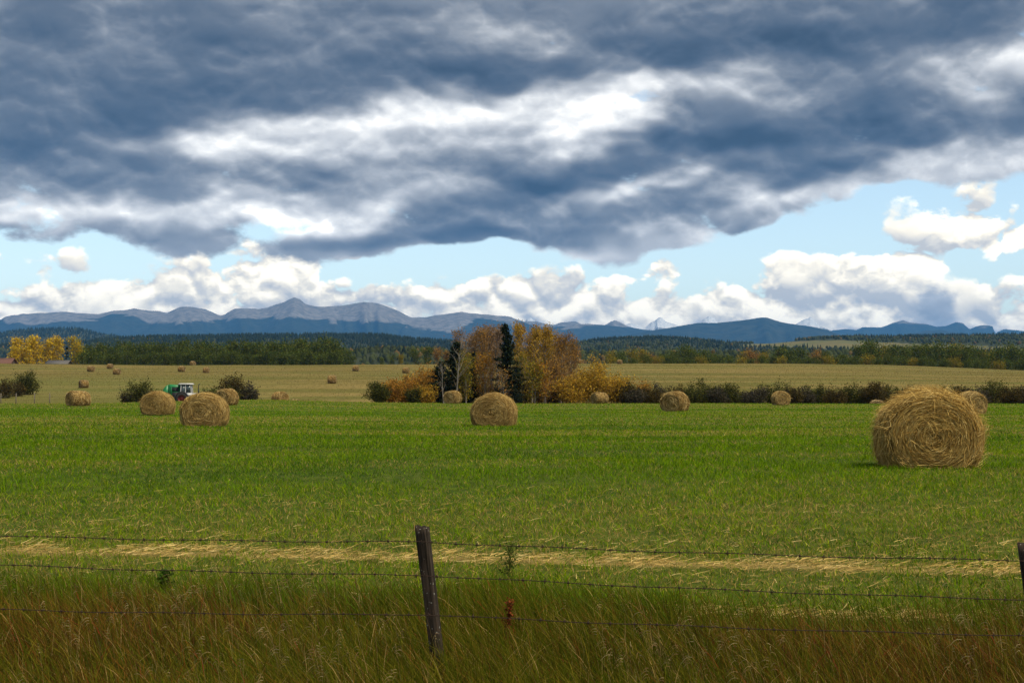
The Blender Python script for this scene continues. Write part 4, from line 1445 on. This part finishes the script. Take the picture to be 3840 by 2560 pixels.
def wheel(parent, x, y, r_, w, rim_mat, name='wheel'):
    e = obj(name, None, parent)
    e.empty_display_size = .2
    mb = MB()
    k = 28
    th = np.arange(k) * 2 * np.pi / k
    prof = [(r_ * .58, -w / 2), (r_ * .80, -w / 2), (r_ * .95, -w * .42), (r_, -w * .2), (r_, w * .2), (r_ * .95, w * .42), (r_ * .80, w / 2), (r_ * .58, w / 2)]
    V = np.array([[(x + a * math.cos(t), y + b_, r_ + a * math.sin(t)) for a, b_ in prof] for t in th]).reshape(-1, 3)
    n = len(prof)
    Q = [(i * n + q, i * n + q + 1, ((i + 1) % k) * n + q + 1, ((i + 1) % k) * n + q) for i in range(k) for q in range(n - 1)]
    mb.add(V, Q=Q)
    for i in range(k):      # lugs
        t = th[i]
        s_ = 1 if i % 2 else -1
        c, s2 = math.cos(t), math.sin(t)
        p = [(x + (r_ - .01) * math.cos(t + a), y + b_, r_ + (r_ - .01) * math.sin(t + a)) for a, b_ in ((-.05, 0), (.05, 0), (.11, s_ * w * .46), (.01, s_ * w * .46))]
        q = [(x + (r_ + .035) * math.cos(t + a), y + b_, r_ + (r_ + .035) * math.sin(t + a)) for a, b_ in ((-.04, 0), (.04, 0), (.10, s_ * w * .44), (.02, s_ * w * .44))]
        mb.add(p + q, Q=[(4, 5, 6, 7), (0, 1, 5, 4), (1, 2, 6, 5), (2, 3, 7, 6), (3, 0, 4, 7)])
    mb.build('tyre', M_TYRE, e)
    mb = MB()
    prof = [(0.0, -w * .12), (r_ * .22, -w * .16), (r_ * .26, -w * .05), (r_ * .5, -w * .02), (r_ * .57, -w * .38), (r_ * .6, -w * .40), (r_ * .6, w * .4), (r_ * .5, w * .1), (0, w * .1)]
    V = np.array([[(x + a * math.cos(t), y + b_, r_ + a * math.sin(t)) for a, b_ in prof] for t in th]).reshape(-1, 3)
    n = len(prof)
    Q = [(i * n + q, i * n + q + 1, ((i + 1) % k) * n + q + 1, ((i + 1) % k) * n + q) for i in range(k) for q in range(n - 1)]
    mb.add(V, Q=Q)
    mb.build('rim', rim_mat, e)
    return e


def tractor(px, d):
    x, y, z = at(px, d)
    root = empty('tractor', (x, y, z + .02), R(4))
    # local x points to the front (right in the picture), z = 0 on the ground
    mb = MB()
    mb.prism([(-.55, .75), (2.5, .75), (2.6, .95), (2.6, 1.45), (2.45, 1.58), (.55, 1.62), (.45, 1.3), (-.55, 1.2)], -.38, .38)
    mb.build('hood', M_WHITEP, root)
    mb = MB()
    mb.box((2.602, -.30, .95), (2.66, .30, 1.42))
    mb.box((1.0, -.392, .95), (2.4, -.383, 1.40))
    mb.box((1.0, .383, .95), (2.4, .392, 1.40))
    mb.build('grille', M_DARKM, root)
    cab = MB()
    x0, x1, w = -.78, .72, .72
    for cx, lean in ((x0, .10), (-.10, .02), (x1, -.10)):
        for sy in (-1, 1):
            V = [(cx - .05, sy * w - .045, 1.15), (cx + .05, sy * w - .045, 1.15), (cx + .05, sy * w + .045, 1.15), (cx - .05, sy * w + .045, 1.15)]
            V += [(a + lean, b_ * .94, 2.78) for a, b_, _ in V]
            cab.add(V, Q=[(0, 1, 5, 4), (1, 2, 6, 5), (2, 3, 7, 6), (3, 0, 4, 7)])
    for sy in (-1, 1):
        cab.box((x0 - .04, sy * w - .05, 1.08), (x1 + .04, sy * w + .05, 1.18))
        cab.box((-.14, sy * w - .052, 1.18), (x1 + .02, sy * w + .052, 1.62))
    cab.box((x0 - .04, -w, 1.082), (x0 + .05, w, 1.182))
    cab.build('cab_frame', M_WHITEP, root)
    rf = MB()
    rf.prism([(-1.02, 2.76), (.84, 2.76), (.88, 2.86), (.78, 2.97), (-.86, 2.97), (-1.04, 2.88)], -.80, .80)
    rf.build('roof', M_WHITEP, root)
    for sy in (-1, 1):
        for a, b_ in ((x0 + .10, -.16), (-.04, x1 - .08)):
            mb = MB()
            z0 = 1.2 if a < -.2 else 1.64
            mb.box((a, sy * w * .965 - .008, z0), (b_, sy * w * .965 + .008, 2.755))
            mb.build('side_window', M_GLASS, root)
    mb = MB()
    mb.box((x1 - .06, -w * .9, 1.66), (x1 - .045, w * .9, 2.75))
    mb.build('windscreen', M_GLASS, root)
    mb = MB()
    mb.box((x0 + .045, -w * .9, 1.2), (x0 + .06, w * .9, 2.75))
    mb.build('rear_window', M_GLASS, root)
    for sy in (-1, 1):
        mb = MB()
        rr = .98
        th = np.linspace(R(15), R(178), 14)
        V = []
        for t in th:
            for q in (sy * .70, sy * 1.16):
                V.append((-.55 + rr * math.cos(t), q, .86 + rr * math.sin(t)))
            for q in (sy * 1.16, sy * .70):
                V.append((-.55 + (rr - .05) * math.cos(t), q, .86 + (rr - .05) * math.sin(t)))
        Q = [(i * 4 + q, i * 4 + (q + 1) % 4, i * 4 + 4 + (q + 1) % 4, i * 4 + 4 + q) for i in range(13) for q in range(4)]
        mb.add(V, Q=Q)
        mb.build('fender', M_GREYP, root)
        wheel(root, -.55, sy * .95, .86, .46, M_RED)
        wheel(root, 2.05, sy * .80, .52, .30, M_RED)
        lm = MB()
        lm.tube([(-1.02, sy * .62, 2.80), (-1.14, sy * .62, 2.80)], .09, 10)
        lm.build('work_light', M_DARKM, root)
    mb = MB()
    mb.tube([(1.55, .22, 1.55), (1.55, .22, 2.60), (1.62, .22, 2.82), (1.74, .22, 2.92)], .055, 8)
    mb.tube([(1.55, .22, 1.58), (1.55, .22, 2.15)], .10, 8)
    mb.build('exhaust_pipe', M_DARKM, root)
    return tag(root, 'white tractor with glazed cab and red wheel rims behind the largest left bale', 'tractor')


def baler(px, d):
    x, y, z = at(px, d)
    root = empty('round_baler', (x, y, z + .02), R(4))
    mb = MB()
    prof = [(-.45, .55), (1.05, .50), (1.12, 1.9), (1.05, 2.30), (.9, 2.42), (-.30, 2.48), (-.45, 2.40)]
    mb.prism(prof, -.88, .88)
    mb.build('bale_chamber', M_GREENP, root)
    mb = MB()
    mb.prism([(-.47, .62), (-.47, 2.42), (-.80, 2.25), (-1.12, 1.85), (-1.22, 1.30), (-1.05, .85), (-.75, .62)], -.86, .86)
    mb.build('tailgate', M_GREENP, root)
    for z0, z1 in ((1.62, 2.10), (.80, 1.50)):
        mb = MB()
        mb.box((.05, -.915, z0), (.92, -.885, z1))
        mb.build('side_opening', M_DARKM, root)
    mb = MB()
    for zz in (1.53, 2.13, .74):
        mb.box((.0, -.935, zz), (.98, -.882, zz + .06))
    for xx in (-.02, .94):
        mb.box((xx, -.934, .742), (xx + .05, -.883, 2.188))
    mb.build('side_frame', M_GREENP, root)
    mb = MB()
    for sy in (-.82, .82):
        mb.tube([(-1.0, sy, 1.1), (-1.18, sy, 1.5), (-1.0, sy, 2.05)], .04, 6)
    mb.build('tailgate_arm', M_DARKM, root)
    mb = MB()
    mb.box((1.05, -.12, .52), (2.4, .12, .66))
    mb.build('drawbar', M_GREENP, root)
    for sy in (-1, 1):
        wheel(root, -.1, sy * 1.05, .42, .30, M_GREYP)
    root.scale = (1.05, 1.0, 1.14)
    return tag(root, 'bright green round baler hitched behind the white tractor', 'baler')


tractor(701, 196)
baler(648, 196.4)

# thin wire fence far left
M_OLDWOOD = mat_solid('old_post', (.13, .11, .085), .95, .35, 9.0)
M_WIRE = mat_solid('rusty_wire', (.030, .016, .010), .8, .4, 30.0, metal=.0)
ff = empty('wire_fence', at(-60, 158))
fo = Vector(ff.location)
fpts = []
for px in (-60, 3, 60, 129, 186, 250):
    p = at(px, 158)
    loc = Vector(p) - fo
    mb = MB()
    mb.tube([(loc.x, loc.y, loc.z - .3), (loc.x + .02, loc.y, loc.z + 1.28)], .055, 6)
    mb.build('fence_post', M_OLDWOOD, ff)
    fpts.append(loc)
for h in (.55, .85, 1.15):
    mb = MB()
    mb.tube([(p.x, p.y - .06, p.z + h) for p in fpts], .008, 4)
    mb.build('wire', M_WIRE, ff)
tag(ff, 'thin wire fence with weathered posts at the far left field edge', 'fence')

# ------------------------------------------------------------------ barbed wire fence in the foreground
def mat_post():
    m, b, out = mat_new('weathered_post')
    tcn = b.n('ShaderNodeTexCoord')
    o_ = tcn.outputs['Object']
    grain = b.noise(b.vm('MULTIPLY', o_, (38.0, 38.0, 2.2)), 1.0, 6.0, .65).outputs['Fac']
    blot = b.noise(o_, 7.0, 5.0, .6).outputs['Fac']
    lich = b.noise(o_, 34.0, 3.0, .5).outputs['Fac']
    c = b.mix(b.mapr(grain, .34, .68, 0, 1), (.010, .008, .006), (.050, .038, .029))
    c = b.mix(b.mapr(blot, .5, .7, 0, .6), c, (.050, .028, .018))
    c = b.mix(b.mapr(lich, .66, .72, 0, .8), c, (.24, .24, .21))
    princ(b, out, c, .95, bump(b, grain, .9, .012), .1)
    return m


M_POST = mat_post()


def post_mesh(seed, H, w):
    r = np.random.default_rng(seed)
    n, k = 26, 28
    rings = []
    for i in range(n):
        f = i / (n - 1)
        z = -.35 + (H + .35) * f
        th = np.arange(k) * 2 * np.pi / k + R(45) / 2
        sq = 1 / np.maximum(np.abs(np.cos(th)), np.abs(np.sin(th)))
        rad = w / 2 * np.minimum(sq, 1.24)
        rad = rad * (1 + .08 * (fbm(np.cos(th) * 3 + 8, np.sin(th) * 3 + f * 2.5 + 8, seed, 3) - .5))
        for c in (1.1, 3.9, 5.3):       # drying cracks down the grain
            rad = rad - w * .085 * np.exp(-((np.mod(th - c - .25 * math.sin(f * 3 + c) + np.pi, 2 * np.pi) - np.pi) / .10) ** 2)
        zz = z + (.010 * (r.random(k) - .5) - .012 * np.cos(th) if i == n - 1 else 0)
        rings.append(np.stack([rad * np.cos(th), rad * np.sin(th), np.broadcast_to(zz, (k,))], -1))
    V = np.vstack(rings + [[[0, 0, H - .008]]])
    Q = [(i * k + q, i * k + (q + 1) % k, (i + 1) * k + (q + 1) % k, (i + 1) * k + q) for i in range(n - 1) for q in range(k)]
    T = [((n - 1) * k + q, (n - 1) * k + (q + 1) % k, n * k) for q in range(k)]
    return make_mesh('fence_post', V, [np.array(T), np.array(Q)], M_POST)


FX = [(-8.65, 12.15), (-4.70, 11.25), (-0.665, 10.5), (3.47, 9.40), (7.3, 8.4)]     # posts along the fence
fence = empty('barbed_wire_fence', (FX[2][0], FX[2][1], Gs(*FX[2])))
forg = Vector(fence.location)
fdir = math.atan2(FX[3][1] - FX[2][1], FX[3][0] - FX[2][0])
barb = MB()
for a in range(3):
    barb.tube([(.006 * (a - 1) + .0, .006 * math.cos(t), .006 * math.sin(t)) for t in np.linspace(0, 5.5, 7)], .0022, 4)
for s_ in (-1, 1):
    barb.tube([(0, -.016, s_ * .012), (0, .016, -s_ * .012)], [.0016, .0022], 4)
barb_me = barb.mesh('barb', M_WIRE)
tops = {0: 1.10, 1: 1.10, 2: 1.10, 3: 1.12, 4: 1.05}
for i, (x, y) in enumerate(FX):
    gz = Gs(x, y)
    # the post in the middle leans to the left
    po = obj('fence_post', post_mesh(50 + i, tops[i] if i != 2 else (HOR - 1972) / F * y + EYE - gz, .092), fence)
    po.location = Vector((x, y, gz)) - forg
    po.rotation_euler = ((0, R(-7.0), fdir) if i in (2, 3) else (R(1.5), R((-1) ** i * 2.0 - 2), fdir))
    if i == 3:
        po.location.x += .065
    if i == 2:
        po.location.x += .13
        po.location.z += .004
        po['label'] = 'dark weathered post leaning to the left'
# wires by their rows in the photo at the left edge, the leaning post and the right edge
rows = {0: (1997, 2030, 2097), 1: (2105, 2155, 2243), 2: (2271, 2302, 2377)}
WIRES = []
for k, (ya, yb, yc) in rows.items():
    P0, P1, P2 = FX[1], FX[2], FX[3]

    def zrow(row, y):
        return (HOR - row) / F * y + EYE
    dl, dr = 11.17, 9.40
    zm = zrow(yb, P1[1] - .055)
    zl = zrow(ya, dl)
    zr_ = zrow(yc, dr)
    xl, xr = -1920 / F * dl, 1920 / F * dr
    sl = (zl - zm) / (xl - P1[0])
    sr = (zr_ - zm) / (xr - P1[0])
    pts = []
    for xx in np.arange(-8.6, 7.25, .014):
        yy = np.interp(xx, [q[0] for q in FX], [q[1] for q in FX]) - .060
        zz = zm + (sl if xx < P1[0] else sr) * (xx - P1[0]) * (1 if -4.9 < xx < 4 else .97)
        span = [(FX[q][0], FX[q + 1][0]) for q in range(4) if FX[q][0] <= xx <= FX[q + 1][0]]
        sag = 0
        if span:
            t = (xx - span[0][0]) / (span[0][1] - span[0][0])
            sag = -.018 * 4 * t * (1 - t) + .004 * math.sin(xx * 5 + k)
        pts.append((xx, yy, zz + sag))
    pts = np.array(pts) - np.array(forg)
    mb = MB()
    for ph in (0, math.pi):
        t = np.arange(len(pts)) * .014 / .055 * 2 * math.pi + ph
        off = np.stack([0 * t, .0017 * np.cos(t), .0017 * np.sin(t)], -1)
        mb.tube(pts + off, .0021, 4, cap=False)
    wo = mb.build('wire', M_WIRE, fence)
    WIRES.append(wo)
    s_ = 0.0
    d_ = random.uniform(.02, .12)
    xx = pts[:, 0] + forg.x
    while d_ < 15.6:
        q = int(d_ / .0144)
        if q < len(pts) and -4.5 < xx[q] < 3.9:
            bo = obj('barb', barb_me, wo, tuple(pts[q]))
            bo.rotation_euler = (random.random() * 6.28, 0, fdir)
        d_ += random.uniform(.150, .178)
for k, wo in enumerate(WIRES):
    for i in (1, 2, 3):
        q = FX[i]
        yb = (2030, 2155, 2302)[k] if i == 2 else None
        if yb:
            z = (HOR - yb) / F * (q[1] - .05) + EYE
            mb = MB()
            mb.tube([(q[0] - forg.x + .004 - .10 * (z - forg.z) / 1.0 + .10 + dx_, q[1] - forg.y - .066 + dy_, z - forg.z + dz_) for dx_, dy_, dz_ in ((-.004, .012, .012), (-.004, -.006, .010), (.006, -.006, -.010), (.006, .012, -.012))], .0022, 4)
            mb.build('staple', M_WIRE, fence)
tag(fence, 'rusty three strand barbed wire fence with a leaning dark post in the foreground', 'fence')

# ------------------------------------------------------------------ grass
def blades(P, H, W_, lean, lean_dir, C, tipc=None, bend=.6, seg=3):
    """P (n,3) roots; returns V,F,C of bent tapering blades"""
    n = len(P)
    az = rng.random(n) * np.pi
    wx = np.stack([np.cos(az), np.sin(az), 0 * az], -1) * W_[:, None] * .5
    ld = np.stack([np.cos(lean_dir), np.sin(lean_dir), 0 * lean_dir], -1)
    Vs, Cs = [], []
    for q in range(seg):
        f = q / (seg - 1)
        c = P + ld * (lean * H * (f * (1 - bend) + bend * f * f))[:, None]
        c[:, 2] += H * (f - .28 * np.minimum(lean, 1.2) * f * f)
        cc = C if tipc is None else C * (1 - f * .8) + tipc * f * .8
        if q < seg - 1:
            w = 1 - .35 * f
            Vs += [c - wx * w, c + wx * w]
            Cs += [cc, cc]
        else:
            Vs.append(c)
            Cs.append(cc)
    m = len(Vs)
    V = np.stack(Vs, 1).reshape(-1, 3)
    CC = np.stack(Cs, 1).reshape(-1, 3)
    loc = []
    for q in range(seg - 2):
        a = 2 * q
        loc += [(a, a + 1, a + 3), (a, a + 3, a + 2)]
    a = 2 * (seg - 2)
    loc.append((a, a + 1, a + 2))
    T = (np.arange(n)[:, None, None] * m + np.array(loc)[None]).reshape(-1, 3)
    return V, T, CC


def sline(X, Y):
    return Y + .236 * X


def pick(pal, w):
    """choose a colour for each blade; w (n,k) weights"""
    pal = np.array(pal)
    w = w / w.sum(1, keepdims=True)
    u = rng.random(len(w))[:, None]
    idx = (u > np.cumsum(w, 1)).sum(1).clip(0, len(pal) - 1)
    return pal[idx] * rng.uniform(.72, 1.28, (len(w), 1))


def straw_band(X, Y):
    """how much cut straw lies here: rows left along the field edge, parallel to the fence"""
    s = Y + .20 * X - .2 + .35 * (fbm(X * .35, Y * .35, 77, 2) - .5)
    a = np.exp(-((s - 14.75) / .20) ** 2) * sstep(.36, .70, fbm(X * 1.3, Y * 2.6, 78, 3) + .05)
    b_ = np.exp(-((s - 12.75) / .20) ** 2) * sstep(.4, 2.4, X) * .8
    c = .95 * np.exp(-((s - 15.6) / .9) ** 2) + .35 * np.exp(-((s - 18.4) / .6) ** 2) + .55 * np.exp(-((s - 14.1) / .4) ** 2)
    return a, b_, c


def in_bale(X, Y):
    hit = np.zeros(len(X), bool)
    for bx, by, bs in BALE_POS:
        if by < 160:
            hit |= ((X - bx) ** 2 + (Y - by) ** 2) < (.62 * bs) ** 2
    return hit


# short green regrowth over the hayfield, thinner with distance
def field_grass(n):
    lo, hi = 12.2, 150.0
    Y = lo * (hi / lo) ** rng.random(n)
    X = (rng.random(n) * 2 - 1) * (.40 * Y + 1.2)
    s = sline(X, Y)
    edge = 12.9 + .8 * (fbm(X * .5, Y * .2, 21, 3) - .5) * 2
    keep = ((s > edge) | (Y > 30)) & ~in_bale(X, Y)
    a, b_, c = straw_band(X, Y)
    tuft = fbm(X * 1.3, Y * 1.3, 31, 3)
    keep &= rng.random(n) > np.clip(np.maximum(a, np.exp(-((s - 14.4) / .22) ** 2) * .15) * .97 + b_ * .7, 0, .97)
    X, Y, a, b_, c, tuft = (q[keep] for q in (X, Y, a, b_, c, tuft))
    n = len(X)
    band = fbm(X * .045, Y * .16 + 3, 41, 4)
    farband = fbm(X * .012, Y * .06, 44, 3)
    swath = np.clip(np.sin(2 * np.pi * (sline(X, Y) + 1.2 * (fbm(X * .08, Y * .08, 46, 2) - .5)) / 5.6), 0, 1) ** 3
    dry = np.clip(sstep(.48, .64, band) * .60 + .30 * swath * sstep(15, 19, Y) + c * .8 + .45 * sstep(.52, .7, farband) * sstep(25, 60, Y), 0, .85)
    lod = np.maximum(1, Y / 20)
    patch = fbm(X * .25, Y * .45, 51, 3)
    isdry = rng.random(n) < dry * .50 + .035
    H = np.where(isdry, rng.uniform(.03, .085, n), rng.uniform(.04, .11, n) * (.25 + 1.5 * tuft)) * (.8 + .5 * patch)
    tall = (rng.random(n) < .05) & ~isdry & (Y < 40)
    H = np.where(tall, H * 1.6, H)
    W_ = rng.uniform(.0045, .0105, n) * lod ** .95
    lean = np.abs(rng.normal(.85, .55, n))
    ld = rng.random(n) * 6.28
    gpal = [(.105, .200, .003), (.132, .232, .004), (.054, .124, .004), (.190, .245, .006), (.028, .076, .006)]
    dpal = [(.40, .28, .095), (.31, .22, .065), (.25, .20, .050), (.47, .34, .13)]
    cg_ = pick(gpal, np.stack([.30 + 0 * X, .28 * (.5 + patch), .22 * (1.5 - patch), .5 * sstep(.45, .65, band) + .10, .10 + .35 * (patch < .42)], -1))
    cd_ = pick(dpal, np.tile([.3, .3, .25, .15], (n, 1)))
    C = np.where(isdry[:, None], cd_, cg_)
    P = np.stack([X, Y, G(X, Y) - .01], -1)
    tip = C * np.array([1.15, 1.08, 1.0])
    return blades(P, H, W_, lean, ld, C, tip, .5, 3)


V, T, CC = field_grass(520000)
tag(obj('field_grass', make_mesh('field_grass', V, T, M_GRASS, CC)), 'short bright green grass of the hayfield', kind='stuff')


# tall rank grass of the ditch on the near side of the fence
def road_grass(n):
    Y = rng.uniform(6.6, 15.0, n)
    X = (rng.random(n) * 2 - 1) * (.40 * Y + 1.3)
    s = sline(X, Y)
    edge = 13.25 + 0.9 * (fbm(X * .6, Y * .25, 21, 3) - .5) * 2
    fade = sstep(edge + .8, edge - 1.1, s)
    keep = (s > 7.0) & (rng.random(n) < fade)
    X, Y, s = X[keep], Y[keep], s[keep]
    n = len(X)
    cl = fbm(X * .9, Y * .9, 61, 3)
    brown = fbm(X * .35 + 4, Y * .5, 63, 3)
    H = rng.uniform(.20, .50, n) * (.50 + .90 * cl)
    H *= 1 - .35 * sstep(11.2, 13.6, s)
    W_ = rng.uniform(.0030, .0075, n)
    lean = np.abs(rng.normal(.55, .28, n))
    wind = rng.random(n) < .62
    ld = np.where(wind, rng.normal(3.0, .55, n) + .6 * (cl - .5), rng.random(n) * 6.28)
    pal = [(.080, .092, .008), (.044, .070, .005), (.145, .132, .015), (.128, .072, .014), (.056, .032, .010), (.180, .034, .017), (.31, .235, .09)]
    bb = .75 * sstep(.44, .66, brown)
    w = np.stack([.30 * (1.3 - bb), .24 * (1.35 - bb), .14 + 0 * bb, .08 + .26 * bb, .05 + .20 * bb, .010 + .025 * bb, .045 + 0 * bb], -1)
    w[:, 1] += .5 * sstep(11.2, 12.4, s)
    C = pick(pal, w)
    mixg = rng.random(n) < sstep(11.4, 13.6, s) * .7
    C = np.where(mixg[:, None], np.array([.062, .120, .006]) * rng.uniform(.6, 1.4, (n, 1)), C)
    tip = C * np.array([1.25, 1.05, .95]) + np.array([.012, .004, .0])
    P = np.stack([X, Y, G(X, Y) - .02], -1)
    return blades(P, H, W_, lean, ld, C, tip, .55, 4)


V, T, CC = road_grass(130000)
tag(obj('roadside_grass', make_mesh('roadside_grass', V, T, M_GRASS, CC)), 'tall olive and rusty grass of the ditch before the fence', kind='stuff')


# nodding seed heads above the tall grass
def seed_heads(n):
    Y = rng.uniform(7.2, 13.2, n)
    X = (rng.random(n) * 2 - 1) * (.40 * Y + 1.0)
    s = sline(X, Y)
    keep = (s < 12.6) & (fbm(X * .8, Y * .8, 71, 2) > .40)
    X, Y = X[keep], Y[keep]
    n = len(X)
    Z = G(X, Y)
    H = rng.uniform(.34, .58, n)
    az = rng.normal(2.9, .8, n)
    dv = np.stack([np.cos(az), np.sin(az), 0 * az], -1)
    k = 6
    f = np.linspace(0, 1, k)[None, :, None]
    base = np.stack([X, Y, Z], -1)[:, None]
    stem = base + dv[:, None] * (.28 * H[:, None, None] * f ** 2) + np.array([0, 0, 1.0]) * H[:, None, None] * f
    w = np.full((n, 3), 0.0)
    w[:, 0] = .0014
    V1, Q1, C1_ = ribbons(stem, w, np.tile([.22, .16, .06], (n, 1)) * rng.uniform(.7, 1.2, (n, 1)))
    # drooping panicle: a few curved strands
    Vs, Qs, Cs = [V1], [Q1], [C1_]
    off = len(V1)
    for j in range(4):
        a2 = az + rng.normal(0, .5, n)
        d2 = np.stack([np.cos(a2), np.sin(a2), 0 * a2], -1)
        L = rng.uniform(.035, .085, n)[:, None, None]
        f2 = np.linspace(0, 1, 4)[None, :, None]
        top = stem[:, -1:] - np.array([0, 0, .02]) * j
        pan = top + d2[:, None] * L * f2 + np.array([0, 0, 1.0]) * (L * (.5 * f2 - .95 * f2 ** 2))
        w2 = rng.normal(0, 1, (n, 3))
        w2 /= np.linalg.norm(w2, axis=1)[:, None]
        pc_ = np.array([(.26, .19, .08), (.33, .26, .13), (.20, .12, .06)])[rng.choice(3, n)]
        v, q, c = ribbons(pan, w2 * .0022, pc_)
        Vs.append(v)
        Qs.append(q + off)
        Cs.append(c)
        off += len(v)
    return np.vstack(Vs), np.vstack(Qs), np.vstack(Cs)


V, Q, CC = seed_heads(1300)
tag(obj('grass_seed_heads', make_mesh('grass_seed_heads', V, Q, M_GRASS, CC)), 'pale nodding seed heads over the ditch grass', kind='stuff')


# cut straw lying in rows
def loose_straw(n):
    Y = rng.uniform(11.0, 21.0, n)
    X = (rng.random(n) * 2 - 1) * (.40 * Y + 1.2)
    a, b_, c = straw_band(X, Y)
    keep = rng.random(n) < np.clip(a * .75 + b_ * .8 + c * .035 + .001, 0, 1)
    X, Y, a = X[keep], Y[keep], a[keep]
    n = len(X)
    Z = G(X, Y)
    L = rng.uniform(.05, .20, n)
    az = rng.normal(-.2, 1.0, n)
    tilt = np.abs(rng.normal(0, .16, n))
    dv = np.stack([np.cos(az) * np.cos(tilt), np.sin(az) * np.cos(tilt), np.sin(tilt)], -1)
    k = 3
    f = np.linspace(-.5, .5, k)[None, :, None]
    h = rng.random(n) ** 1.1 * (.02 + .08 * a) + .010
    c0 = np.stack([X, Y, Z + h + .5 * L * np.sin(tilt)], -1)
    P = c0[:, None] + dv[:, None] * L[:, None, None] * f
    P[:, 1, 2] += rng.normal(0, .008, n)
    w = np.cross(dv, rng.normal(0, 1, (n, 3)))
    w /= np.linalg.norm(w, axis=1)[:, None]
    pal = np.array([(.64, .45, .16), (.56, .38, .12), (.74, .56, .25), (.42, .28, .09), (.32, .21, .07)])
    C = pal[rng.choice(5, n, p=[.3, .25, .2, .15, .10])] * rng.uniform(.8, 1.15, (n, 1))
    return ribbons(P, w * rng.uniform(.0013, .0030, n)[:, None], C)


V, Q, CC = loose_straw(260000)
tag(obj('cut_straw', make_mesh('cut_straw', V, Q, M_STRAW, CC)), 'rows of cut golden straw lying along the field edge', kind='stuff')


# dry tussocks on the tan field
def dry_grass(n):
    Y = 156 * (455 / 156) ** rng.random(n)
    X = (rng.random(n) * 2 - 1) * (.42 * Y)
    n = len(X)
    H = rng.uniform(.08, .22, n)
    W_ = rng.uniform(.03, .08, n) * Y / 200
    pal = [(.115, .083, .024), (.098, .074, .020), (.080, .070, .017), (.155, .110, .037), (.074, .082, .018)]
    b_ = fbm(X * .02, Y * .05, 91, 3)
    C = pick(pal, np.stack([.3 * (b_ + .3), .3 + 0 * b_, .3 * (1.2 - b_), .12 * (b_ + .2), .25 * sstep(-.1, -.3, X / Y)], -1))
    return blades(np.stack([X, Y, G(X, Y) - .02], -1), H, W_, np.abs(rng.normal(.4, .3, n)), rng.random(n) * 6.28, C, None, .5, 2)


V, T, CC = dry_grass(90000)
tag(obj('dry_grass', make_mesh('dry_grass', V, T, M_GRASS, CC)), 'dry tan stubble and grass on the far slope', kind='stuff')

# ------------------------------------------------------------------ single weeds by the fence
def weed(px, d, H, seed, pal, label, leaf=.030, n=420, spread=.5):
    r = np.random.default_rng(seed)
    x, y, z = at(px, d)
    root = empty('weed', (x, y, z), 0)
    mb = MB()
    tb = TB(seed)
    st_ = limb(r, (0, 0, -.03), (.05, 0, 1), H, 7, .05)
    mb.tube(st_, np.linspace(.006, .002, 8), 5, c=(.10, .10, .03))
    pts = []
    for i in range(16):
        p0 = st_[r.integers(1, 8)]
        az = r.random() * 6.28
        br = limb(r, p0, (math.cos(az) * spread, math.sin(az) * spread, 1.0), H * r.uniform(.2, .42), 4, .12)
        mb.tube(br, np.linspace(.003, .0015, 5), 4, c=(.10, .10, .03), cap=False)
        pts += [br[q] for q in (1, 2, 3, 4)]
    pts = np.array(pts + [q for q in st_[2:]])
    P = pts[r.integers(0, len(pts), n)] + r.normal(0, 1, (n, 3)) * .018
    tb.add(P, leaf * .6, pal)
    obj('stalk', mb.mesh('stalk', M_GRASS), root)
    obj('leaves', tb.mesh('leaves'), root)
    return tag(root, label, 'weed')


WG = [(.060, .095, .016), (.045, .075, .014), (.085, .11, .02)]
weed(1905, 13.6, .46, 71, WG, 'branching green weed right of the leaning post, behind the wires', .022, 260)
weed(620, 13.9, .17, 72, [(.040, .085, .012), (.055, .105, .014)], 'dark leafy weed clump under the top wire at the left', .040, 420, 1.6)
DOCK = [(.16, .045, .016), (.12, .032, .012), (.20, .065, .020)]
for i, (px, d, H, lab) in enumerate([(1884, 10.9, .52, 'rusty brown dock stalk hanging below the middle wire'), (3330, 8.9, .36, 'red-brown dock stalk low at the right'), (2080, 8.8, .34, 'red-brown dock stalk low in the middle')]):
    r = np.random.default_rng(80 + i)
    x, y, z = at(px, d)
    root = empty('dock_plant', (x, y, z), 0)
    mb = MB()
    st_ = limb(r, (0, 0, -.03), (.12, 0, 1), H, 7, .04)
    mb.tube(st_, np.linspace(.005, .002, 8), 5, c=(.12, .04, .02))
    obj('stalk', mb.mesh('stalk', M_GRASS), root)
    tb = TB(90 + i)
    q = r.uniform(4.2, 7, 260)
    a = np.minimum(q.astype(int), 6)
    P = st_[a] + (st_[a + 1] - st_[a]) * (q - a)[:, None] + r.normal(0, 1, (260, 3)) * np.array([.013, .013, .010])
    tb.add(P, .011, DOCK)
    obj('seed_head', tb.mesh('seed_head'), root)
    tag(root, lab, 'weed', 'rusty dock stalks in the ditch')

# ------------------------------------------------------------------ haze: even pale air round the whole scene
def haze():
    m, b, out = mat_new('haze_air')
    pv = b.n('ShaderNodeVolumePrincipled')
    pv.inputs['Color'].default_value = (.11, .41, .98, 1)
    pv.inputs['Density'].default_value = HAZE_DENSITY
    pv.inputs['Density Attribute'].default_value = ''
    pv.inputs['Anisotropy'].default_value = 0.0
    b.link(pv.outputs[0], out.inputs['Volume'])
    m.cycles.homogeneous_volume = True
    mb = MB()
    mb.box((-27000, -4000, EYE - 60), (27000, 41000, 1420))
    o = mb.build('haze', m)
    tag(o, 'thin blue haze filling the air over the fields', kind='stuff')


HAZE_DENSITY = 3.5e-5
haze()
